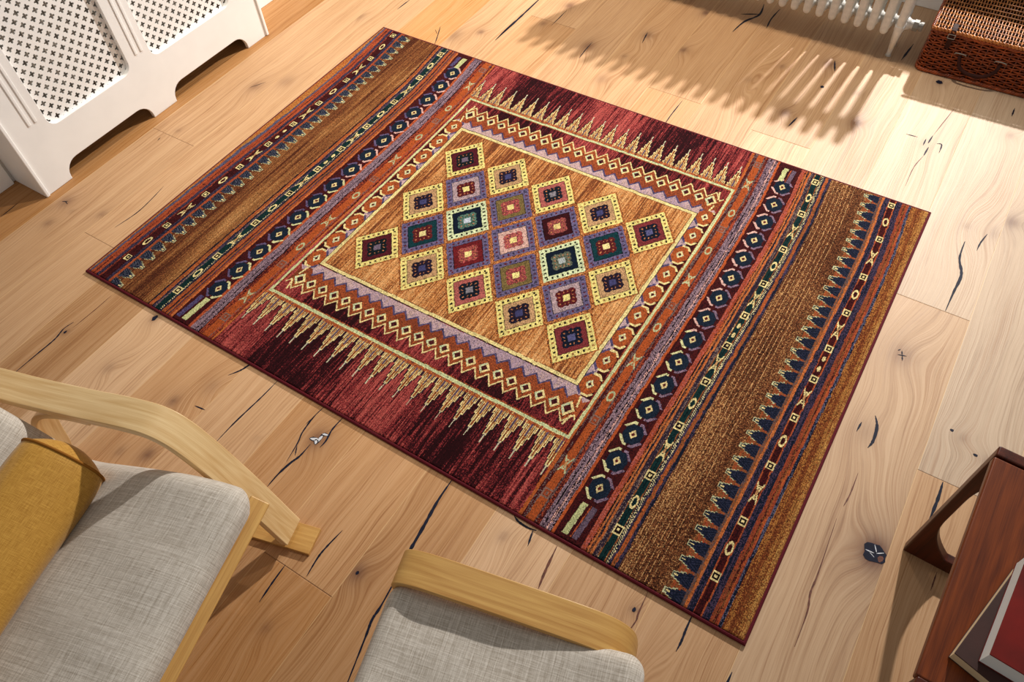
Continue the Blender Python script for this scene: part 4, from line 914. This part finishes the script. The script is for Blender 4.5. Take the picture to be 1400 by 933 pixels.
# ------------------------------------------------------------------ side table and books
def side_table():
    t = thing('side_table', 'small reddish teak side table with curved sled legs at the right edge', 'side table', (2.512, 0.424, 0), math.radians(-2.4))
    t.rotation_euler = (0, 0, math.radians(-2.4))
    Wt, top = 0.46, 0.490
    def frame(y, nm='leg_frame'):
        # closed frame in the x-z plane: outer rectangle with soft corners, inner opening with curved corners
        def rr(x0, z0, x1, z1, rs, n=8):
            out = []
            for (cx_, cz_, a0, r_) in ((x1 - rs[1], z0 + rs[1], -PI/2, rs[1]), (x1 - rs[2], z1 - rs[2], 0, rs[2]), (x0 + rs[3], z1 - rs[3], PI/2, rs[3]), (x0 + rs[0], z0 + rs[0], PI, rs[0])):
                for k in range(n + 1):
                    a = a0 + (PI/2) * k / n; out.append((cx_ + r_ * math.cos(a), cz_ + r_ * math.sin(a)))
            return out
        n = 12
        def curve_side(x_mid, x_end, zs, left=True): return None
        outer = []; inner = []
        NS = 24
        # parametrise both outlines with the same count: 4 sides x NS
        zi0, zi1 = .046, .452
        def xi(z):                                     # inner edge of the left leg: narrow in the middle, flaring to both ends
            tq = (z - zi0) / (zi1 - zi0); e = abs(2 * tq - 1); return .022 + .060 * max(0, e - .20) ** 2.6 / (.80 ** 2.6)
        for k in range(NS): q = k / NS; outer.append((Wt * q, 0.0)); inner.append((xi(zi0) + (Wt - 2 * xi(zi0)) * q, zi0))
        for k in range(NS): q = k / NS; z = zi0 + (zi1 - zi0) * q; outer.append((Wt, top * q)); inner.append((Wt - xi(z), z))
        for k in range(NS): q = k / NS; outer.append((Wt * (1 - q), top)); inner.append((Wt - xi(zi1) - (Wt - 2 * xi(zi1)) * q, zi1))
        for k in range(NS): q = k / NS; z = zi1 - (zi1 - zi0) * q; outer.append((0.0, top * (1 - q))); inner.append((xi(z), z))
        m_ = len(outer); V = []; F = []; d = .024
        for yy in (y, y - d):
            for p in outer: V.append((p[0], yy, p[1]))
            for p in inner: V.append((p[0], yy, p[1]))
        for k in range(m_):
            k2 = (k + 1) % m_
            F += [(k2, k, m_ + k, m_ + k2), (2*m_ + k, 2*m_ + k2, 3*m_ + k2, 3*m_ + k), (k, k2, 2*m_ + k2, 2*m_ + k), (m_ + k2, m_ + k, 3*m_ + k, 3*m_ + k2)]
        mesh_obj(nm, V, F, M_teak_dark, t, bevel=.0035, seg=3, g=[(v[2], v[0], v[1]) for v in V])
    frame(0.002); frame(-.502)
    w = MB(); w.box((-.002, -.502, top - .022), (Wt + .002, -.026, top - .001)); w.v = [(x, y, z) for x, y, z in w.v]
    o = mesh_obj('table_top', w.v, w.f, M_teak, t, bevel=.004, seg=3, g=[(y, x, z) for x, y, z in w.v])
    for x in (.03, Wt - .05):
        w = MB(); w.box((x, -.502, top - .055), (x + .02, -.022, top - .022)); w.build('side_apron', M_teak_dark, t, bevel=.002)
side_table()
M_red = plain('oxblood_book_cloth', (98, 10, 1), 0.6, 0.2, var=0.16, scale=14, bmp=0.15, bscale=500); M_brown = plain('dark_brown_book_cloth', (54, 26, 20), 0.55, 0.35, var=0.1, scale=20, bmp=0.2, bscale=600)
def pages(name, c):
    m, nt, b = mat(name, 0.8, 0.2); tc = N(nt, 'ShaderNodeTexCoord'); mp = N(nt, 'ShaderNodeMapping'); mp.inputs['Scale'].default_value = (3, 3, 1400); L(nt, tc.outputs['Object'], mp.inputs['Vector'])
    no = N(nt, 'ShaderNodeTexNoise'); no.inputs['Scale'].default_value = 1.0; L(nt, mp.outputs[0], no.inputs['Vector']); r = ramp(nt, [(.3, tuple(int(x * .86) for x in c)), (.7, c)]); L(nt, no.outputs[0], r.inputs[0]); L(nt, r.outputs[0], b.inputs['Base Color']); return m
M_pgw = pages('white_page_edges', (226, 226, 222)); M_pgc = pages('cream_page_edges', (216, 190, 150))
def book(name, label, loc, rz, w_, l_, th, cover, pg, group=None):
    t = thing(name, label, 'book', loc, rz); ov = .0008
    a = MB(); a.box((0, 0, 0), (w_, l_, .0025)); a.build('back_cover', cover, t, bevel=.0008)
    a = MB(); a.box((ov, ov, .0025), (w_ - .004, l_ - ov, th - .0025)); a.build('page_block', pg, t)
    a = MB(); a.box((0, 0, th - .0025), (w_, l_, th)); a.build('front_cover', cover, t, bevel=.0008)
    a = MB(); a.box((w_ - .004, 0, .0025), (w_, l_, th - .0025)); a.build('spine', cover, t, bevel=.0008)
book('hardback_book', 'dark brown hardback with cream page edges under the red book on the table', (2.5255, -0.024, 0.4895), math.radians(-15.5), .165, .215, .026, M_brown, M_pgc)
book('hardback_book', 'oxblood red hardback with white page edges, on top of the brown book', (2.560, -0.018, 0.5157), math.radians(-5.0), .160, .200, .042, M_red, M_pgw)
